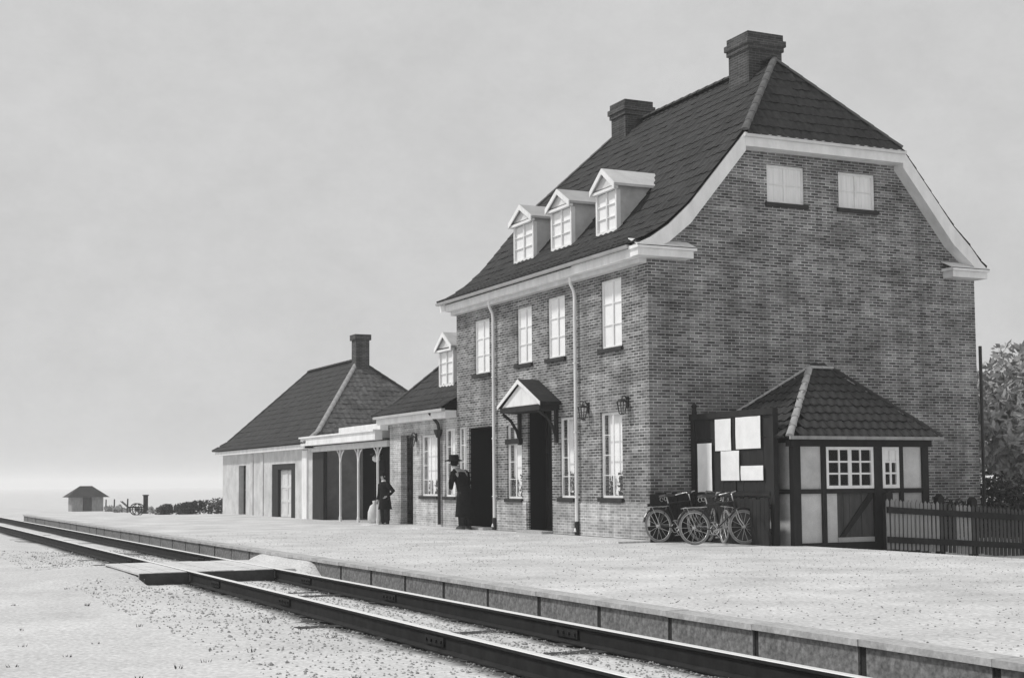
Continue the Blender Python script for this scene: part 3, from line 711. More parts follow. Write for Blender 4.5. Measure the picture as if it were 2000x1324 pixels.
mb = MB(); mb.box(-0.34, -0.003, L+0.03, WY1+0.2, 3.08, 3.28); mb.build('cornice', 'white', wg)
mb = MB(); mb.box(-0.46, -0.35, L+0.03, WY1+0.2, 3.25, 3.33); mb.build('gutter', 'zinc', wg)
WP = [(-0.45, 3.34), (0.2, 3.72), (3.4, 6.9)]; wr = 3.4
def wlim(z): t = min(1, max(0, (z-3.34)/(6.9-3.34))); return L+0.02, WY1+0.35-(3.3*t)
mb = MB()
for f in ((lambda x: x), (lambda x: 2*wr-x)):
    for (a, za), (b, zb) in zip(WP, WP[1:]): mb.poly([(f(a), L+.02, za), (f(a), wlim(za)[1], za), (f(b), wlim(zb)[1], zb), (f(b), L+.02, zb)])
mb.poly([(-.45, wlim(3.34)[1], 3.34), (2*wr+.45, wlim(3.34)[1], 3.34), (2*wr-.2, wlim(3.72)[1], 3.72), (.2, wlim(3.72)[1], 3.72)])
mb.poly([(.2, wlim(3.72)[1], 3.72), (2*wr-.2, wlim(3.72)[1], 3.72), (wr, wlim(6.9)[1], 6.9)])
wroof = mb.build('roof', 'tile', wg)
tl = MB(); tiled(tl, WP, lambda h, c, z: (h, c, z), wlim); tag(tl.build('roof_tiles', 'tile', wroof), kind='stuff')
for (a, za), (b, zb) in zip(WP, WP[1:]): ridge_row(wroof, (a, wlim(za)[1], za+.03), (b, wlim(zb)[1], zb+.03), 'tile2', 0.1, 'hip_tile', 0.3 if zb < 4 else 0.4)
def slope_wing(z):
    for (a, za), (b, zb) in zip(WP, WP[1:]):
        if za <= z <= zb: return a+(b-a)*(z-za)/(zb-za)
    return wr
dormer(wg, 12.55, 0.55, 0.55, 4.08, 5.22, 5.62, 'cheek', None, slope_wing)
mb = MB(); mb.tube([(-0.36, 11.62, 3.26), (-0.1, 11.62, 2.95), (-0.07, 11.62, 2.8), (-0.07, 11.62, 0.1)], 0.05, 8); mb.lathe([(0.06, 2.55), (0.13, 2.72), (0.14, 2.78)], -0.09, 11.62, 8); mb.build('downpipe', 'iron', wg)
lantern((0, 13.55, 2.62), 'iron lantern on the pale wing wall beside its dark door')

# ================================================================== VERANDA
vd = thing('veranda', 'dark open veranda with white cornice and slender white posts between two buildings', 'veranda', (0, 19.9, 0))
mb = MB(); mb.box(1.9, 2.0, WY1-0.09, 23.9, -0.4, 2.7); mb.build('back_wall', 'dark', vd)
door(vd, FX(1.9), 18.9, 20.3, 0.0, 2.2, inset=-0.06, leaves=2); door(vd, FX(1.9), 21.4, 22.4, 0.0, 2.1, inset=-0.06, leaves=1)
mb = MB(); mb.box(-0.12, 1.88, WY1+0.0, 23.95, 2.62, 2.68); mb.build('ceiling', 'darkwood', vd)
mb = MB(); mb.box(-0.38, -0.13, WY1+0.22, 24.2, 2.64, 2.90); mb.box(-0.44, -0.13, WY1+0.22, 24.25, 2.903, 2.96); mb.build('cornice', 'white', vd)
mb = MB(); mb.box(-0.12, 1.9, WY1+0.22, 24.0, 2.69, 2.93); mb.build('flat_roof', 'zinc', vd)
mb = MB(); mb.box(0.35, 0.62, 17.7, 22.0, 2.94, 3.22); mb.build('parapet', 'white', vd)
mb = MB(); mb.box(-0.06, 0.04, WY1+.02, 23.9, 2.42, 2.615); mb.build('beam', 'whitedirty', vd)
for yv in (16.95, 18.85, 20.73):
    p = MB(); p.box(-0.035, 0.025, yv-0.03, yv+0.03, 0.0, 2.41); p.lathe([(0.055, 0.0), (0.055, 0.15), (0.04, 0.17)], -0.005, yv, 8); po = p.build('post', 'white', vd)
    for s in (-1, 1):
        b = MB(); b.tube([(-0.005, yv+s*0.03, 2.0), (-0.005, yv+s*0.1, 2.18), (-0.005, yv+s*0.22, 2.32), (-0.005, yv+s*0.36, 2.40)], 0.02, 6); b.build('bracket', 'white', po)
mb = MB(); mb.box(1.75, 1.83, 17.0, 18.7, 2.02, 2.1); mb.build('door_lintel', 'whitedirty', vd)
mb = MB(); mb.box(-0.02, 0.12, 22.6, 23.9, -0.3, 2.41); mb.build('side_screen', 'darkwood', vd)
hl = thing('hanging_lamp', 'round dark lamp hanging under the veranda roof between the white posts', 'lamp', (0.3, 17.95, 2.05))
q = MB(); q.tube([(0.3, 17.95, 2.62), (0.3, 17.95, 2.28)], .012, 6); q.build('rod', 'iron', hl)
q = MB(); q.lathe([(.03, 2.3), (.2, 2.22), (.21, 2.2)], .3, 17.95, 14); q.build('shade', 'iron', hl, True)
q = MB(); q.lathe([(.06, 2.195), (.13, 2.13), (.13, 2.03), (.06, 1.97)], .3, 17.95, 14); q.build('globe', 'opal', hl, True)
# pale sack standing on the veranda floor
sk = MB(); pr = [(0.02, 0.0), (0.20, 0.0), (0.24, 0.12), (0.23, 0.35), (0.16, 0.55), (0.06, 0.62), (0.09, 0.7), (0.03, 0.72)]
sk.lathe(pr, 0.25, 17.95, 12); s_o = sk.build('sack', 'whitedirty', None, True, shift=Vector((0.25, 17.95, 0)))
tag(s_o, 'pale tied sack standing in the dark veranda between the white posts', 'sack')

# ================================================================== GOODS SHED
GY0, GY1, GW = 23.95, 37.5, 6.6
gs = thing('goods_shed', 'white-walled goods shed with big hipped tile roof and single chimney beyond veranda', 'goods shed', (0, 30, 0))
gh = [(33.45, 34.65, 0.0, 2.08), (26.15, 29.4, 0.0, 2.06)]
mb = MB(); wall_mesh(mb, FX(0.0), GY0, GY1, -0.6, 2.66, gh, 0.25)
mb.poly([(0, GY0, -.5), (GW, GY0, -.5), (GW, GY0, 2.66), (0, GY0, 2.66)]); mb.poly([(0, GY1, -.6), (GW, GY1, -.6), (GW, GY1, 2.66), (0, GY1, 2.66)]); mb.poly([(GW, GY0, -.6), (GW, GY1, -.6), (GW, GY1, 2.66), (GW, GY0, 2.66)])
mb.build('wall', 'shedwall', gs)
door(gs, FX(0.0), *gh[0], inset=0.24, leaves=1)
P = FX(0.0); mb = MB(); mb.box(26.15, 26.75, 0.02, 0.2, 0.0, 2.06, P=P); mb.box(28.6, 29.4, 0.02, 0.2, 0.0, 2.06, P=P); mb.box(26.75, 28.6, 0.02, 0.2, 1.84, 2.06, P=P); mb.build('door_frame', 'darkwood', gs)
dd = door(gs, P, 26.76, 28.59, 0.0, 1.83, inset=0.16, leaves=2, m='whitedirty', panels=3)
mb = MB(); mb.box(27.1, 28.2, 0.10, 0.155, 1.1, 1.5, P=P); mb.build('pane', 'glass', dd)
mb = MB(); mb.box(24.5, 25.1, -0.06, -0.002, -0.3, 2.5, P=P); mb.build('pilaster', 'white', gs)
for yv in (30.6, 32.2):
    mb = MB(); mb.box(yv, yv+0.35, -0.04, -0.002, -0.3, 2.5, P=P); mb.build('pilaster', 'shedwall', gs)
mb = MB(); mb.box(-0.3, -0.003, GY0-.3, GY1+.25, 2.56, 2.72); mb.build('cornice', 'white', gs)
mb = MB(); mb.box(-0.3, GW+.2, GY0-.3, GY0-0.003, 2.55, 2.715); mb.build('cornice', 'white', gs)
gr = GW/2; GE = 2.74; GZ = 6.22
GP = [(-0.4, GE), (0.25, 3.15), (gr, GZ)]
def glim(z): t = min(1, max(0, (z-GE)/(GZ-GE))); return GY0-0.35+(28.5-GY0+.35)*t, GY1+.35+(35.2-GY1-.35)*t
mb = MB()
for f in ((lambda x: x), (lambda x: GW-x)):
    for (a, za), (b, zb) in zip(GP, GP[1:]): mb.poly([(f(a), glim(za)[0], za), (f(a), glim(za)[1], za), (f(b), glim(zb)[1], zb), (f(b), glim(zb)[0], zb)])
for e in (0, 1):
    mb.poly([(-.4, glim(GE)[e], GE), (GW+.4, glim(GE)[e], GE), (GW-.25, glim(3.15)[e], 3.15), (.25, glim(3.15)[e], 3.15)]); mb.poly([(.25, glim(3.15)[e], 3.15), (GW-.25, glim(3.15)[e], 3.15), (gr, glim(GZ)[e], GZ)])
groof = mb.build('roof', 'tile', gs)
tl = MB(); tiled(tl, GP, lambda h, c, z: (h, c, z), glim, seg=4)
def gxlim(z):
    for (a, za), (b, zb) in zip(GP, GP[1:]):
        if z <= zb+1e-6: x = a+(b-a)*max(0, (z-za))/(zb-za); return x, GW-x
    return gr, gr
tag(tl.build('roof_tiles', 'tile', groof), kind='stuff'); tl = MB()
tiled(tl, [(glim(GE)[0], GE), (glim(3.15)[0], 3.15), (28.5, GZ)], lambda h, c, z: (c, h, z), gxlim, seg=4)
tag(tl.build('end_slope_tiles', 'endtile', groof), label='paler tiles of the end slope', kind='stuff')
ridge_row(groof, (gr, 28.5, GZ+.04), (gr, 35.2, GZ+.04), 'tile2', 0.12)
for (a, za), (b, zb) in zip(GP, GP[1:]):
    stp = 0.3 if zb < 4 else 0.4
    ridge_row(groof, (a, glim(za)[0], za+.03), (b, glim(zb)[0], zb+.04), 'lime', 0.1, 'hip_tile', stp); ridge_row(groof, (a, glim(za)[1], za+.03), (b, glim(zb)[1], zb+.03), 'tile2', 0.1, 'hip_tile', stp)
    ridge_row(groof, (GW-a, glim(za)[0], za+.03), (GW-b, glim(zb)[0], zb+.04), 'tile2', 0.1, 'hip_tile', stp)
mb = MB(); mb.box(gr-.28, gr+.28, 27.95, 28.5, 5.4, 7.0); mb.box(gr-.34, gr+.34, 27.89, 28.56, 7.0, 7.22); mb.build('chimney', 'chimney', gs)

# ================================================================== HALF-TIMBERED SHED
sx0, sx1, sy0, sy1 = 1.28, 4.60, -3.30, -0.05
sh = thing('half_timbered_shed', 'small half-timbered shed with pantiled hipped roof against the brick gable', 'shed', (2.9, -1.7, 0))
FYs = FY(sy0); FXs = FX(sx0)
def sbox(name, m, u0, u1, d0, d1, z0, z1, P=FYs): q = MB(); q.box(u0, u1, d0, d1, z0, z1, P=P); return q.build(name, m, sh)
posts = [(1.26, 1.43), (1.94, 2.04), (3.22, 3.42), (3.86, 3.95), (4.44, 4.60)]
for i, (a, b) in enumerate(posts): sbox('post', 'darkwood', a, b, 0.0, 0.14, -0.3, 1.92)
sbox('beam', 'darkwood', 1.2, 4.68, -0.02, 0.16, 1.922, 2.06)
for a, b in ((1.43, 1.94), (2.04, 3.22), (3.42, 3.86), (3.95, 4.44)):
    sbox('rail_beam', 'darkwood', a, b, 0.01, 0.12, 1.0, 1.09); sbox('sill_beam', 'darkwood', a, b, 0.005, 0.13, -0.26, 0.045)
for a, b, m_ in ((1.43, 1.94, 'shedwall'), (3.95, 4.44, 'shedwall')): sbox('infill_panel', m_, a, b, 0.05, 0.12, 1.09, 1.92)
for a, b, m_ in ((1.43, 1.94, 'shedwall'), (2.04, 2.32, 'shedwall'), (3.42, 3.86, 'wingwall'), (3.95, 4.44, 'wingwall')): sbox('infill_panel', m_, a, b, 0.05, 0.12, 0.045, 1.0)
n = 6
for i in range(n):
    a = 2.325+(3.215-2.325)*i/n; b = 2.325+(3.215-2.325)*(i+1)/n
    sbox('plank', 'midwood', a+.004, b-.004, 0.05+R.uniform(0, .012), 0.1, 0.14, 1.0)
sbox('base_board', 'wingwall', 2.325, 3.215, 0.035, 0.11, 0.045, 0.138)
q = MB(); q.prism([FYs(2.36, 0.02, 0.15), FYs(2.48, .02, 0.15), FYs(3.18, .02, 0.9), FYs(3.18, .02, 1.0), FYs(3.1, .02, 1.0)], (0, 0.028, 0)); q.build('brace', 'darkwood', sh)
window(sh, FYs, 2.05, 3.21, 1.095, 1.915, inset=0.01, cols=4, rows=3, cover=0, sill=False, bar=0.035, fw_=0.06, name='window')
window(sh, FYs, 3.43, 3.855, 1.095, 1.915, inset=0.01, cols=2, rows=3, cover=0.34, sill=False, bar=0.035, fw_=0.07, name='window')
# side walls and inside
sbox('side_wall', 'wingwall', -3.15, sy1, 0.03, 0.12, -0.3, 2.0, P=FXs)
for a, b in ((-1.7, -1.58), (-0.2, -0.06)): sbox('post', 'darkwood', a, b, 0.0, 0.14, -0.3, 1.92, P=FXs)
sbox('rail_beam', 'darkwood', -3.15, -1.7, 0.008, 0.1, 1.0, 1.09, P=FXs)
q = MB(); q.box(sx1-.12, sx1-.02, -3.15, sy1, -.4, 2.0); q.build('side_wall', 'wingwall', sh)
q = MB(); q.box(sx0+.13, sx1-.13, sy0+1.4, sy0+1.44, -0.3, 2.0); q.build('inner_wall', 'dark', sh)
ex0, ex1, ey0, ey1, ez = 1.02, 4.78, -3.52, 0.0-.01, 2.08
rx0, rx1, ry, rz_ = 2.85, 3.42, -1.75, 3.56
q = MB(); q.poly([(ex0, ey0, ez), (ex1, ey0, ez), (rx1, ry, rz_), (rx0, ry, rz_)]); q.poly([(ex0, ey0, ez), (ex0, ey1, ez), (rx0, ry, rz_)]); q.poly([(ex1, ey0, ez), (ex1, ey1, ez), (rx1, ry, rz_)])
q.poly([(ex0, ey1, ez), (ex1, ey1, ez), (rx1, ry, rz_), (rx0, ry, rz_)]); q.poly([(ex0, ey0, ez), (ex0, ey1, ez), (ex1, ey1, ez), (ex1, ey0, ez)])
sroof = q.build('roof', 'tile', sh)
# one pantile mesh
def tile_mesh(w, l):
    q = MB(); k = 6; vs = []
    for yv, o_ in ((0, 0.036), (l, 0.012)):
        vs += [(w*(i/k-0.5)*1.06, yv, o_+0.03*math.cos(2*math.pi*(i/k))*0.5+0.02) for i in range(k+1)]
    vs += [(w*(i/k-0.5)*1.06, 0.0, 0.0) for i in range(k+1)]
    fs = [(i, i+1, k+2+i, k+1+i) for i in range(k)]+[(i, 2*k+2+i, 2*k+3+i, i+1) for i in range(k)]
    q.add(vs, fs); o = q.build('tile', 'tile2', None); d = o.data; bpy.data.objects.remove(o); return d
tw, tg = 0.21, 0.25; tmesh = tile_mesh(tw, tg*1.12)
rb = wloc(sroof)
def tile_face(a, b, c, d, max_n=999):
    """a-b eave, d-c ridge edge (a below d)"""
    a, b, c, d = map(Vector, (a, b, c, d)); xax = (b-a).normalized(); nrm = (b-a).cross(d-a).normalized(); yax = nrm.cross(xax)
    Hh = (d-a).dot(yax); Lb = (b-a).length; l0 = (d-a).dot(xax); l1 = (c-a).dot(xax)
    rot = Matrix((xax, yax, nrm)).transposed().to_quaternion(); r_ = 0
    while r_*tg < Hh-0.05:
        t = r_*tg; lo = l0*(t+tg*.5)/Hh; hi = Lb+(l1-Lb)*(t+tg*.5)/Hh
        i = 0
        while True:
            u = (i+.5)*tw
            if u > hi-0.04: break
            if u > lo+0.04:
                o = bpy.data.objects.new('tile', tmesh); C.objects.link(o); o.parent = sroof
                o.location = a+xax*(u+R.uniform(-.006, .006))+yax*t+nrm*R.uniform(0, .012)-rb; o.rotation_mode = 'QUATERNION'
                o.rotation_quaternion = rot
            i += 1
        r_ += 1
tile_face((ex0, ey0, ez), (ex1, ey0, ez), (rx1, ry, rz_), (rx0, ry, rz_))
tile_face((ex0, ey1, ez), (ex0, ey0, ez), (rx0, ry, rz_), (rx0, ry, rz_))
ridge_row(sroof, (ex0, ey0, ez+.05), (rx0, ry, rz_+.06), 'lime', 0.075, 'hip_tile', 0.33); ridge_row(sroof, (ex1, ey0, ez+.05), (rx1, ry, rz_+.06), 'tile2', 0.075, 'hip_tile', 0.33)
ridge_row(sroof, (rx0, ry, rz_+.05), (rx1, ry, rz_+.05), 'lime', 0.085, 'ridge_tile', 0.28); ridge_row(sroof, (ex0, ey1, ez+.05), (rx0, ry, rz_+.06), 'lime', 0.075, 'hip_tile', 0.33)
q = MB(); q.box(ex0-.01, ex1, ey0-0.05, ey0-0.005, ez-0.03, ez+0.035); q.build('eaves_board', 'palewood', sh)

# ================================================================== NOTICE BOARD, FENCES
nb = thing('notice_board', 'tall dark timber notice board with pale posters between gable wall and shed', 'notice board', (1.0, -1.5, 0))
BX = 0.97
def nbox(name, m, *a): q = MB(); q.box(*a); return q.build(name, m, nb)
nplk = 12
for i in range(nplk):
    a = -2.93+2.85*i/nplk; nbox('plank', 'darkwood', BX+0.02+R.uniform(0, .006), BX+0.05, a+.003, a+2.85/nplk-.003, 1.04, 2.55)
nbox('post', 'darkwood', BX, BX+0.12, -3.06, -2.935, -0.1, 2.66); nbox('post', 'darkwood', BX, BX+0.12, -0.22, -0.075, -0.1, 2.66); nbox('post', 'darkwood', BX-.003, BX+.018, -1.74, -1.66, 1.04, 2.55)
nbox('top_rail', 'darkwood', BX-.02, BX+0.1, -3.08, -0.05, 2.553, 2.68); nbox('bottom_rail', 'darkwood', BX-.015, BX+0.1, -2.93, -0.225, 0.96, 1.037)
q = MB(); q.lathe([(0.05, 2.66), (0.06, 2.72), (0.04, 2.80), (0.07, 2.86), (0.01, 2.93)], BX+.05, -0.15, 8); q.build('finial', 'darkwood', nb)
for a, b, c, d in ((-0.90, -0.36, 1.03, 2.05), (-1.62, -1.04, 1.88, 2.53), (-2.66, -1.79, 1.90, 2.54), (-1.90, -1.24, 1.27, 1.872), (-2.73, -1.95, 1.27, 1.56)):
    q = MB(); k = 6
    vs = [(BX-0.008-0.012*math.sin(i*1.3+a)*abs(j-.5)-(0.012 if (i in (0, k)) else 0), a+(b-a)*i/k, c+(d-c)*j) for j in (0, 0.5, 1) for i in range(k+1)]
    q.add(vs, [(j*(k+1)+i, j*(k+1)+i+1, (j+1)*(k+1)+i+1, (j+1)*(k+1)+i) for j in (0, 1) for i in range(k)]); q.build('poster', 'paper', nb, smooth=True)

pf = thing('plank_fence', 'low dark plank fence under the notice board behind the bicycles', 'fence', (0.9, -0.5, 0))
yv = -0.32
i = 0
xx = -0.22
while xx < 0.85:
    q = MB(); q.box(xx, xx+0.125, -0.36, -0.335+R.uniform(-.008, .008), -0.05, 1.0+R.uniform(-.03, .04)); q.build('plank', 'darkwood', pf); xx += 0.134
yv = -0.40
while yv > -3.0:
    q = MB(); q.box(0.86, 0.885+R.uniform(-.008, .008), yv-0.13, yv, -0.05, 0.92+R.uniform(-.03, .03)); q.build('plank', 'darkwood', pf); yv -= 0.138
for z in (0.25, 0.72):
    q = MB(); q.box(-0.25, 0.9, -0.33, -0.29, z, z+0.08); q.build('rail', 'darkwood', pf)
    q = MB(); q.box(0.89, 0.93, -3.0, -0.4, z, z+0.08); q.build('rail', 'darkwood', pf)

fk = thing('picket_fence', 'weathered picket fence with dark posts right of the half-timbered shed', 'fence', (5.3, -3.6, -0.2))
FYp = -3.62
xx = 3.24; i = 0
pm = {}
while xx < 9.6:
    zb = -0.075*min(max(xx-1.5, 0), 7)
    key = 'palewood' if (xx < 4.5 or 5.0 < xx < 5.4) else 'midwood'
    if key not in pm:
        q = MB(); q.prism([(-0.034, 0, 0.04), (0.034, 0, 0.04), (0.034, 0, 0.98), (0, 0, 1.03), (-0.034, 0, 0.98)], (0, 0.022, 0)); o = q.build('picket', key, fk, shift=Vector((0, 0, 0))); pm[key] = o
    else: o = pm[key].copy(); C.objects.link(o); o.parent = fk
    o.location = Vector((xx, FYp-0.035, zb+R.uniform(-.015, .02)))-wloc(fk); o.rotation_euler = (0, R.uniform(-.012, .012), 0)
    xx += 0.104
for xp in (3.32, 4.62, 5.48, 6.9, 8.3, 9.6):
    zb = -0.075*min(max(xp-1.5, 0), 7)
    q = MB(); q.box(xp-0.075, xp+0.075, FYp, FYp+0.13, zb-0.3, zb+1.12); q.prism([(xp-.08, FYp-.005, zb+1.12), (xp+.08, FYp-.005, zb+1.12), (xp, FYp-.005, zb+1.2)], (0, .14, 0)); q.build('post', 'darkwood', fk)
for z in (0.16, 0.74):
    q = MB(); q.prism([(3.2, FYp-0.085, z-.1275), (9.7, FYp-.085, z-0.525), (9.7, FYp-.085, z-0.405), (3.2, FYp-.085, z-0.0075)], (0, 0.05, 0)); q.build('rail', 'darkwood', fk)

# ================================================================== BICYCLES
def make_bike():
    b = thing('bicycle', 'x', 'bicycle', (0, 0, 0), 'bicycles leaning by the notice board')
    rw, fwx = -0.52, 0.56; r = 0.34
    def circ(cx, rr, n=28): return [(cx+rr*math.cos(2*math.pi*i/n), 0, r+rr*math.sin(2*math.pi*i/n)) for i in range(n)]
    for cx_ in (rw, fwx):
        q = MB(); q.tube(circ(cx_, r-0.02), 0.02, 6, True); wh = q.build('wheel', 'rubber', b, True)
        q = MB(); q.tube(circ(cx_, r-0.048), 0.011, 5, True); q.build('rim', 'nickel', wh, True)
        q = MB()
        for i in range(14):
            a = 2*math.pi*i/14; q.tube([(cx_, 0.03 if i % 2 else -0.03, r), (cx_+(r-.05)*math.cos(a), 0, r+(r-.05)*math.sin(a))], 0.0035, 4, caps=False)
        q.build('spokes', 'nickel', wh)
        q = MB(); q.tube([(cx_, -0.05, r), (cx_, 0.05, r)], 0.025, 8); q.build('hub', 'nickel', wh)
        q = MB(); n = 10; a0, a1 = (0.3, 2.9) if cx_ == rw else (0.5, 2.6)
        q.tube([(cx_+(r+.03)*math.cos(a0+(a1-a0)*i/n), 0, r+(r+.03)*math.sin(a0+(a1-a0)*i/n)) for i in range(n+1)], 0.022, 5); q.build('mudguard', 'enamel', b)
    bb, sk_, hd, hb = (-0.06, 0, 0.29), (-0.22, 0, 0.80), (0.36, 0, 0.84), (0.40, 0, 0.68)
    q = MB()
    for a, c in ((bb, sk_), (sk_, hd), (bb, hb), (hd, hb)): q.tube([a, c], 0.016, 8)
    for s in (-1, 1): q.tube([bb, (rw, s*.05, r)], 0.010, 6); q.tube([sk_, (rw, s*.05, r)], 0.009, 6)
    q.build('frame', 'enamel', b)
    q = MB()
    for s in (-1, 1): q.tube([(0.40, s*.03, 0.68), (0.45, s*.05, 0.5), (fwx, s*.05, r)], 0.012, 6)
    q.build('fork', 'nickel', b)
    q = MB(); q.tube([(0.36, 0, 0.84), (0.33, 0, 1.0)], 0.014, 8)
    for s in (-1, 1): q.tube([(0.33, 0, 1.0), (0.36, s*.12, 1.03), (0.30, s*.24, 1.02), (0.14, s*.27, 0.98)], 0.012, 8)
    h = q.build('handlebar', 'nickel', b, True)
    for s in (-1, 1): q = MB(); q.tube([(0.18, s*.266, 0.992), (0.07, s*.272, 0.965)], 0.019, 8); q.build('grip', 'leather', h)
    q = MB(); q.prism([(-0.36, -.11, .93), (-0.36, .11, .93), (-0.24, .09, .94), (-.08, .025, .93), (-.08, -.025, .93), (-.24, -.09, .94)], (0, 0, .045)); sd = q.build('saddle', 'leather', b)
    q = MB(); q.tube([(-.22, 0, .8), (-.25, 0, .93)], .013, 6)
    for s in (-1, 1): q.tube([(-.33+.04*math.cos(t*.7), s*.07, .885+.04*math.sin(t*.7)) for t in range(9)], .006, 4)
    q.build('seat_spring', 'nickel', sd)
    q = MB(); n = 20; q.tube([(-.06+.09*math.cos(2*math.pi*i/n), .05, .29+.09*math.sin(2*math.pi*i/n)) for i in range(n)], .008, 5, True)
    q.tube([(-.06, -.06, .29), (-.06, .06, .29)], .02, 6); q.tube([(-.06, .07, .29), (.04, .07, .15)], .01, 6); q.tube([(-.06, -.07, .29), (-.16, -.07, .43)], .01, 6); q.tube([(-.15, .05, .37), (rw, .05, r+.03)], .005, 4); q.tube([(-.15, .05, .21), (rw, .05, r-.03)], .005, 4)
    cr_ = q.build('crank', 'nickel', b)
    for (a, s, z) in ((.04, 1, .15), (-.16, -1, .43)): q = MB(); q.box(a-.04, a+.04, s*.07, s*.16, z-.012, z+.012); q.build('pedal', 'rubber', cr_)
    q = MB()
    for s in (-1, 1): q.tube([(-.24, s*.03, .74), (-.75, s*.08, .72)], .007, 5); q.tube([(-.7, s*.08, .72), (rw, s*.06, r)], .006, 5)
    for i in range(4): q.tube([(-.32-.13*i, -.075, .73), (-.32-.13*i, .075, .73)], .006, 5)
    q.build('carrier', 'nickel', b)
    return b
bike = make_bike()
def place_bike(o, loc, rz, lean):
    o.location = loc; o.rotation_euler = (lean, 0, rz); LOC[o.name] = tuple(loc)
spots = [((0.16, -2.35, 0.02), rad(-6), -0.10, 'bicycle parked foremost, its front wheel turned towards the shed'),
         ((0.68, -1.45, 0.02), rad(72), 0.10, 'bicycle leaning along the plank fence under the posters, behind the foremost bicycle'),
         ((0.22, -0.80, 0.02), rad(6), -0.12, 'rearmost bicycle close against the brick gable corner')]
for i, (lc, rz, ln, lab) in enumerate(spots):
    b = bike if i == 0 else dup(bike, lc)
    place_bike(b, lc, rz, ln); b['label'] = lab

# ================================================================== PEOPLE
def skin_obj(name, verts, edges, radii, m, parent, root=0, sub=2):
    me = bpy.data.meshes.new(name); me.from_pydata(verts, edges, []); me.materials.append(MT[m])
    o = bpy.data.objects.new(name, me); C.objects.link(o); o.parent = parent
    md = o.modifiers.new('s', 'SKIN'); md.use_smooth_shade = True
    if not me.skin_vertices: me.skin_vertices.new()
    for i, r in enumerate(radii):
        d = me.skin_vertices[0].data[i]; d.radius = (r, r) if not isinstance(r, tuple) else r; d.use_root = (i == root)
    sb = o.modifiers.new('b', 'SUBSURF'); sb.levels = sb.render_levels = sub
    return o
def person(name_label, loc, rz, lean, elbow, hat_brim, coat_len, h=1.72, group=None):
    p = thing('person', name_label, 'person', loc); p.rotation_euler = (0, 0, rz); s = h/1.75; p.scale = (s, s, s)
    # facing +x; lean moves the head forward
    L1, L2, L3 = lean*0.55, lean*.95, lean*1.22
    V, E, Rr = [], [], []
    def ad(v, r, par=None):
        V.append(v); Rr.append(r)
        if par is not None: E.append((par, len(V)-1))
        return len(V)-1
    pel = ad((0, 0, .95), (.15, .12)); wst = ad((L1*.5, 0, 1.12), (.14, .11), pel); ch = ad((L1, 0, 1.32), (.17, .12), wst)
    nk0 = ad((L2, 0, 1.46), .075, ch); nk = ad((L2+lean*.15, 0, 1.53), .055, nk0)
    chin = ad((L3+.02, 0, 1.60), .075, nk); hd = ad((L3+.02, 0, 1.68), (.088, .1), chin); tp = ad((L3+.01, 0, 1.76), .065, hd)
    hands = []
    for sd, (ex, ey, ez_), (hx, hy, hz) in ((1, elbow[0], elbow[1]), (-1, elbow[2], elbow[3])):
        sh_ = ad((L1+.01, sd*.185, 1.41), .062, ch); el = ad((ex, sd*ey, ez_), .045, sh_); wr_ = ad((hx, sd*hy, hz), .03, el)
        d = (Vector((hx, sd*hy, hz))-Vector((ex, sd*ey, ez_))).normalized(); pm_ = Vector((hx, sd*hy, hz))+d*.07
        pl = ad(tuple(pm_), (.036, .02), wr_); side = d.cross(Vector((0, sd, .2))).normalized()
        for k_ in range(4):
            f1 = pm_+d*.045+side*(.027*(k_-1.5)*.7); f2 = f1+d*(.05 - .006*abs(k_-1.2))+Vector((0, -sd*.012, 0))
            q = ad(tuple(f1), .010, pl); ad(tuple(f2), .008, q)
        t1 = Vector((hx, sd*hy, hz))+d*.04+side*.04; q = ad(tuple(t1), .011, pl); ad(tuple(t1+d*.035+side*.01), .009, q)
    for sd in (1, -1):
        hp = ad((0, sd*.09, .90), .095, pel); kn = ad((.03, sd*.10, .50), .062, hp); an = ad((-.01, sd*.10, .10), .042, kn); toe = ad((.13, sd*.12, .04), .04, an)
    body = skin_obj('body', V, E, Rr, 'skin', p)
    # nose, ears on the head, eyes
    q = MB(); hx = L3+.02
    q.add([(hx+.085, -.012, 1.65), (hx+.085, .012, 1.65), (hx+.115, 0, 1.652), (hx+.088, 0, 1.70)], [(0, 1, 2), (1, 3, 2), (3, 0, 2), (0, 3, 1)])
    for sd in (-1, 1): q.lathe([(.012, 1.645), (.02, 1.67), (.012, 1.7)], hx, sd*.09, 6)
    q.build('nose_and_ears', 'skin', p, shift=Vector((0, 0, 0)))
    for sd in (-1, 1): q = MB(); q.lathe([(.004, 1.682), (.011, 1.69), (.004, 1.698)], hx+.078, sd*.032, 6); q.build('eye', 'dark', p, shift=Vector((0, 0, 0)))
    q = MB(); q.lathe([(.07, 1.575), (.098, 1.62), (.108, 1.70), (.1, 1.76), (.05, 1.81)], hx-.035, 0, 14); q.build('hair', 'hat', p, True, shift=Vector((0, 0, 0)))
    # coat: closed shape following torso and arms, skirt down to coat_len
    n = 18; rings = [(coat_len, 0, .255, .24), (.6 if coat_len < .5 else coat_len+.12, 0, .225, .22), (.92, 0, .185, .195), (1.1, L1*.5, .155, .175), (1.3, L1, .165, .205), (1.41, L1+lean*.15, .14, .2), (1.47, L2, .085, .10), (1.50, L2+.01, .075, .078)]
    q = MB()
    for z, x, a, b in rings: q.v += [(x+a*math.cos(2*math.pi*j/n)*(1+.04*math.sin(j*5)*(z < 1)), b*math.sin(2*math.pi*j/n)*(1+.03*math.cos(j*4)*(z < 1)), z) for j in range(n)]
    for i in range(len(rings)-1):
        for j in range(n): q.f.append((i*n+j, i*n+(j+1) % n, (i+1)*n+(j+1) % n, (i+1)*n+j)); q.mi.append(0)
    coat = q.build('coat', 'cloth', p, True, shift=Vector((0, 0, 0)))
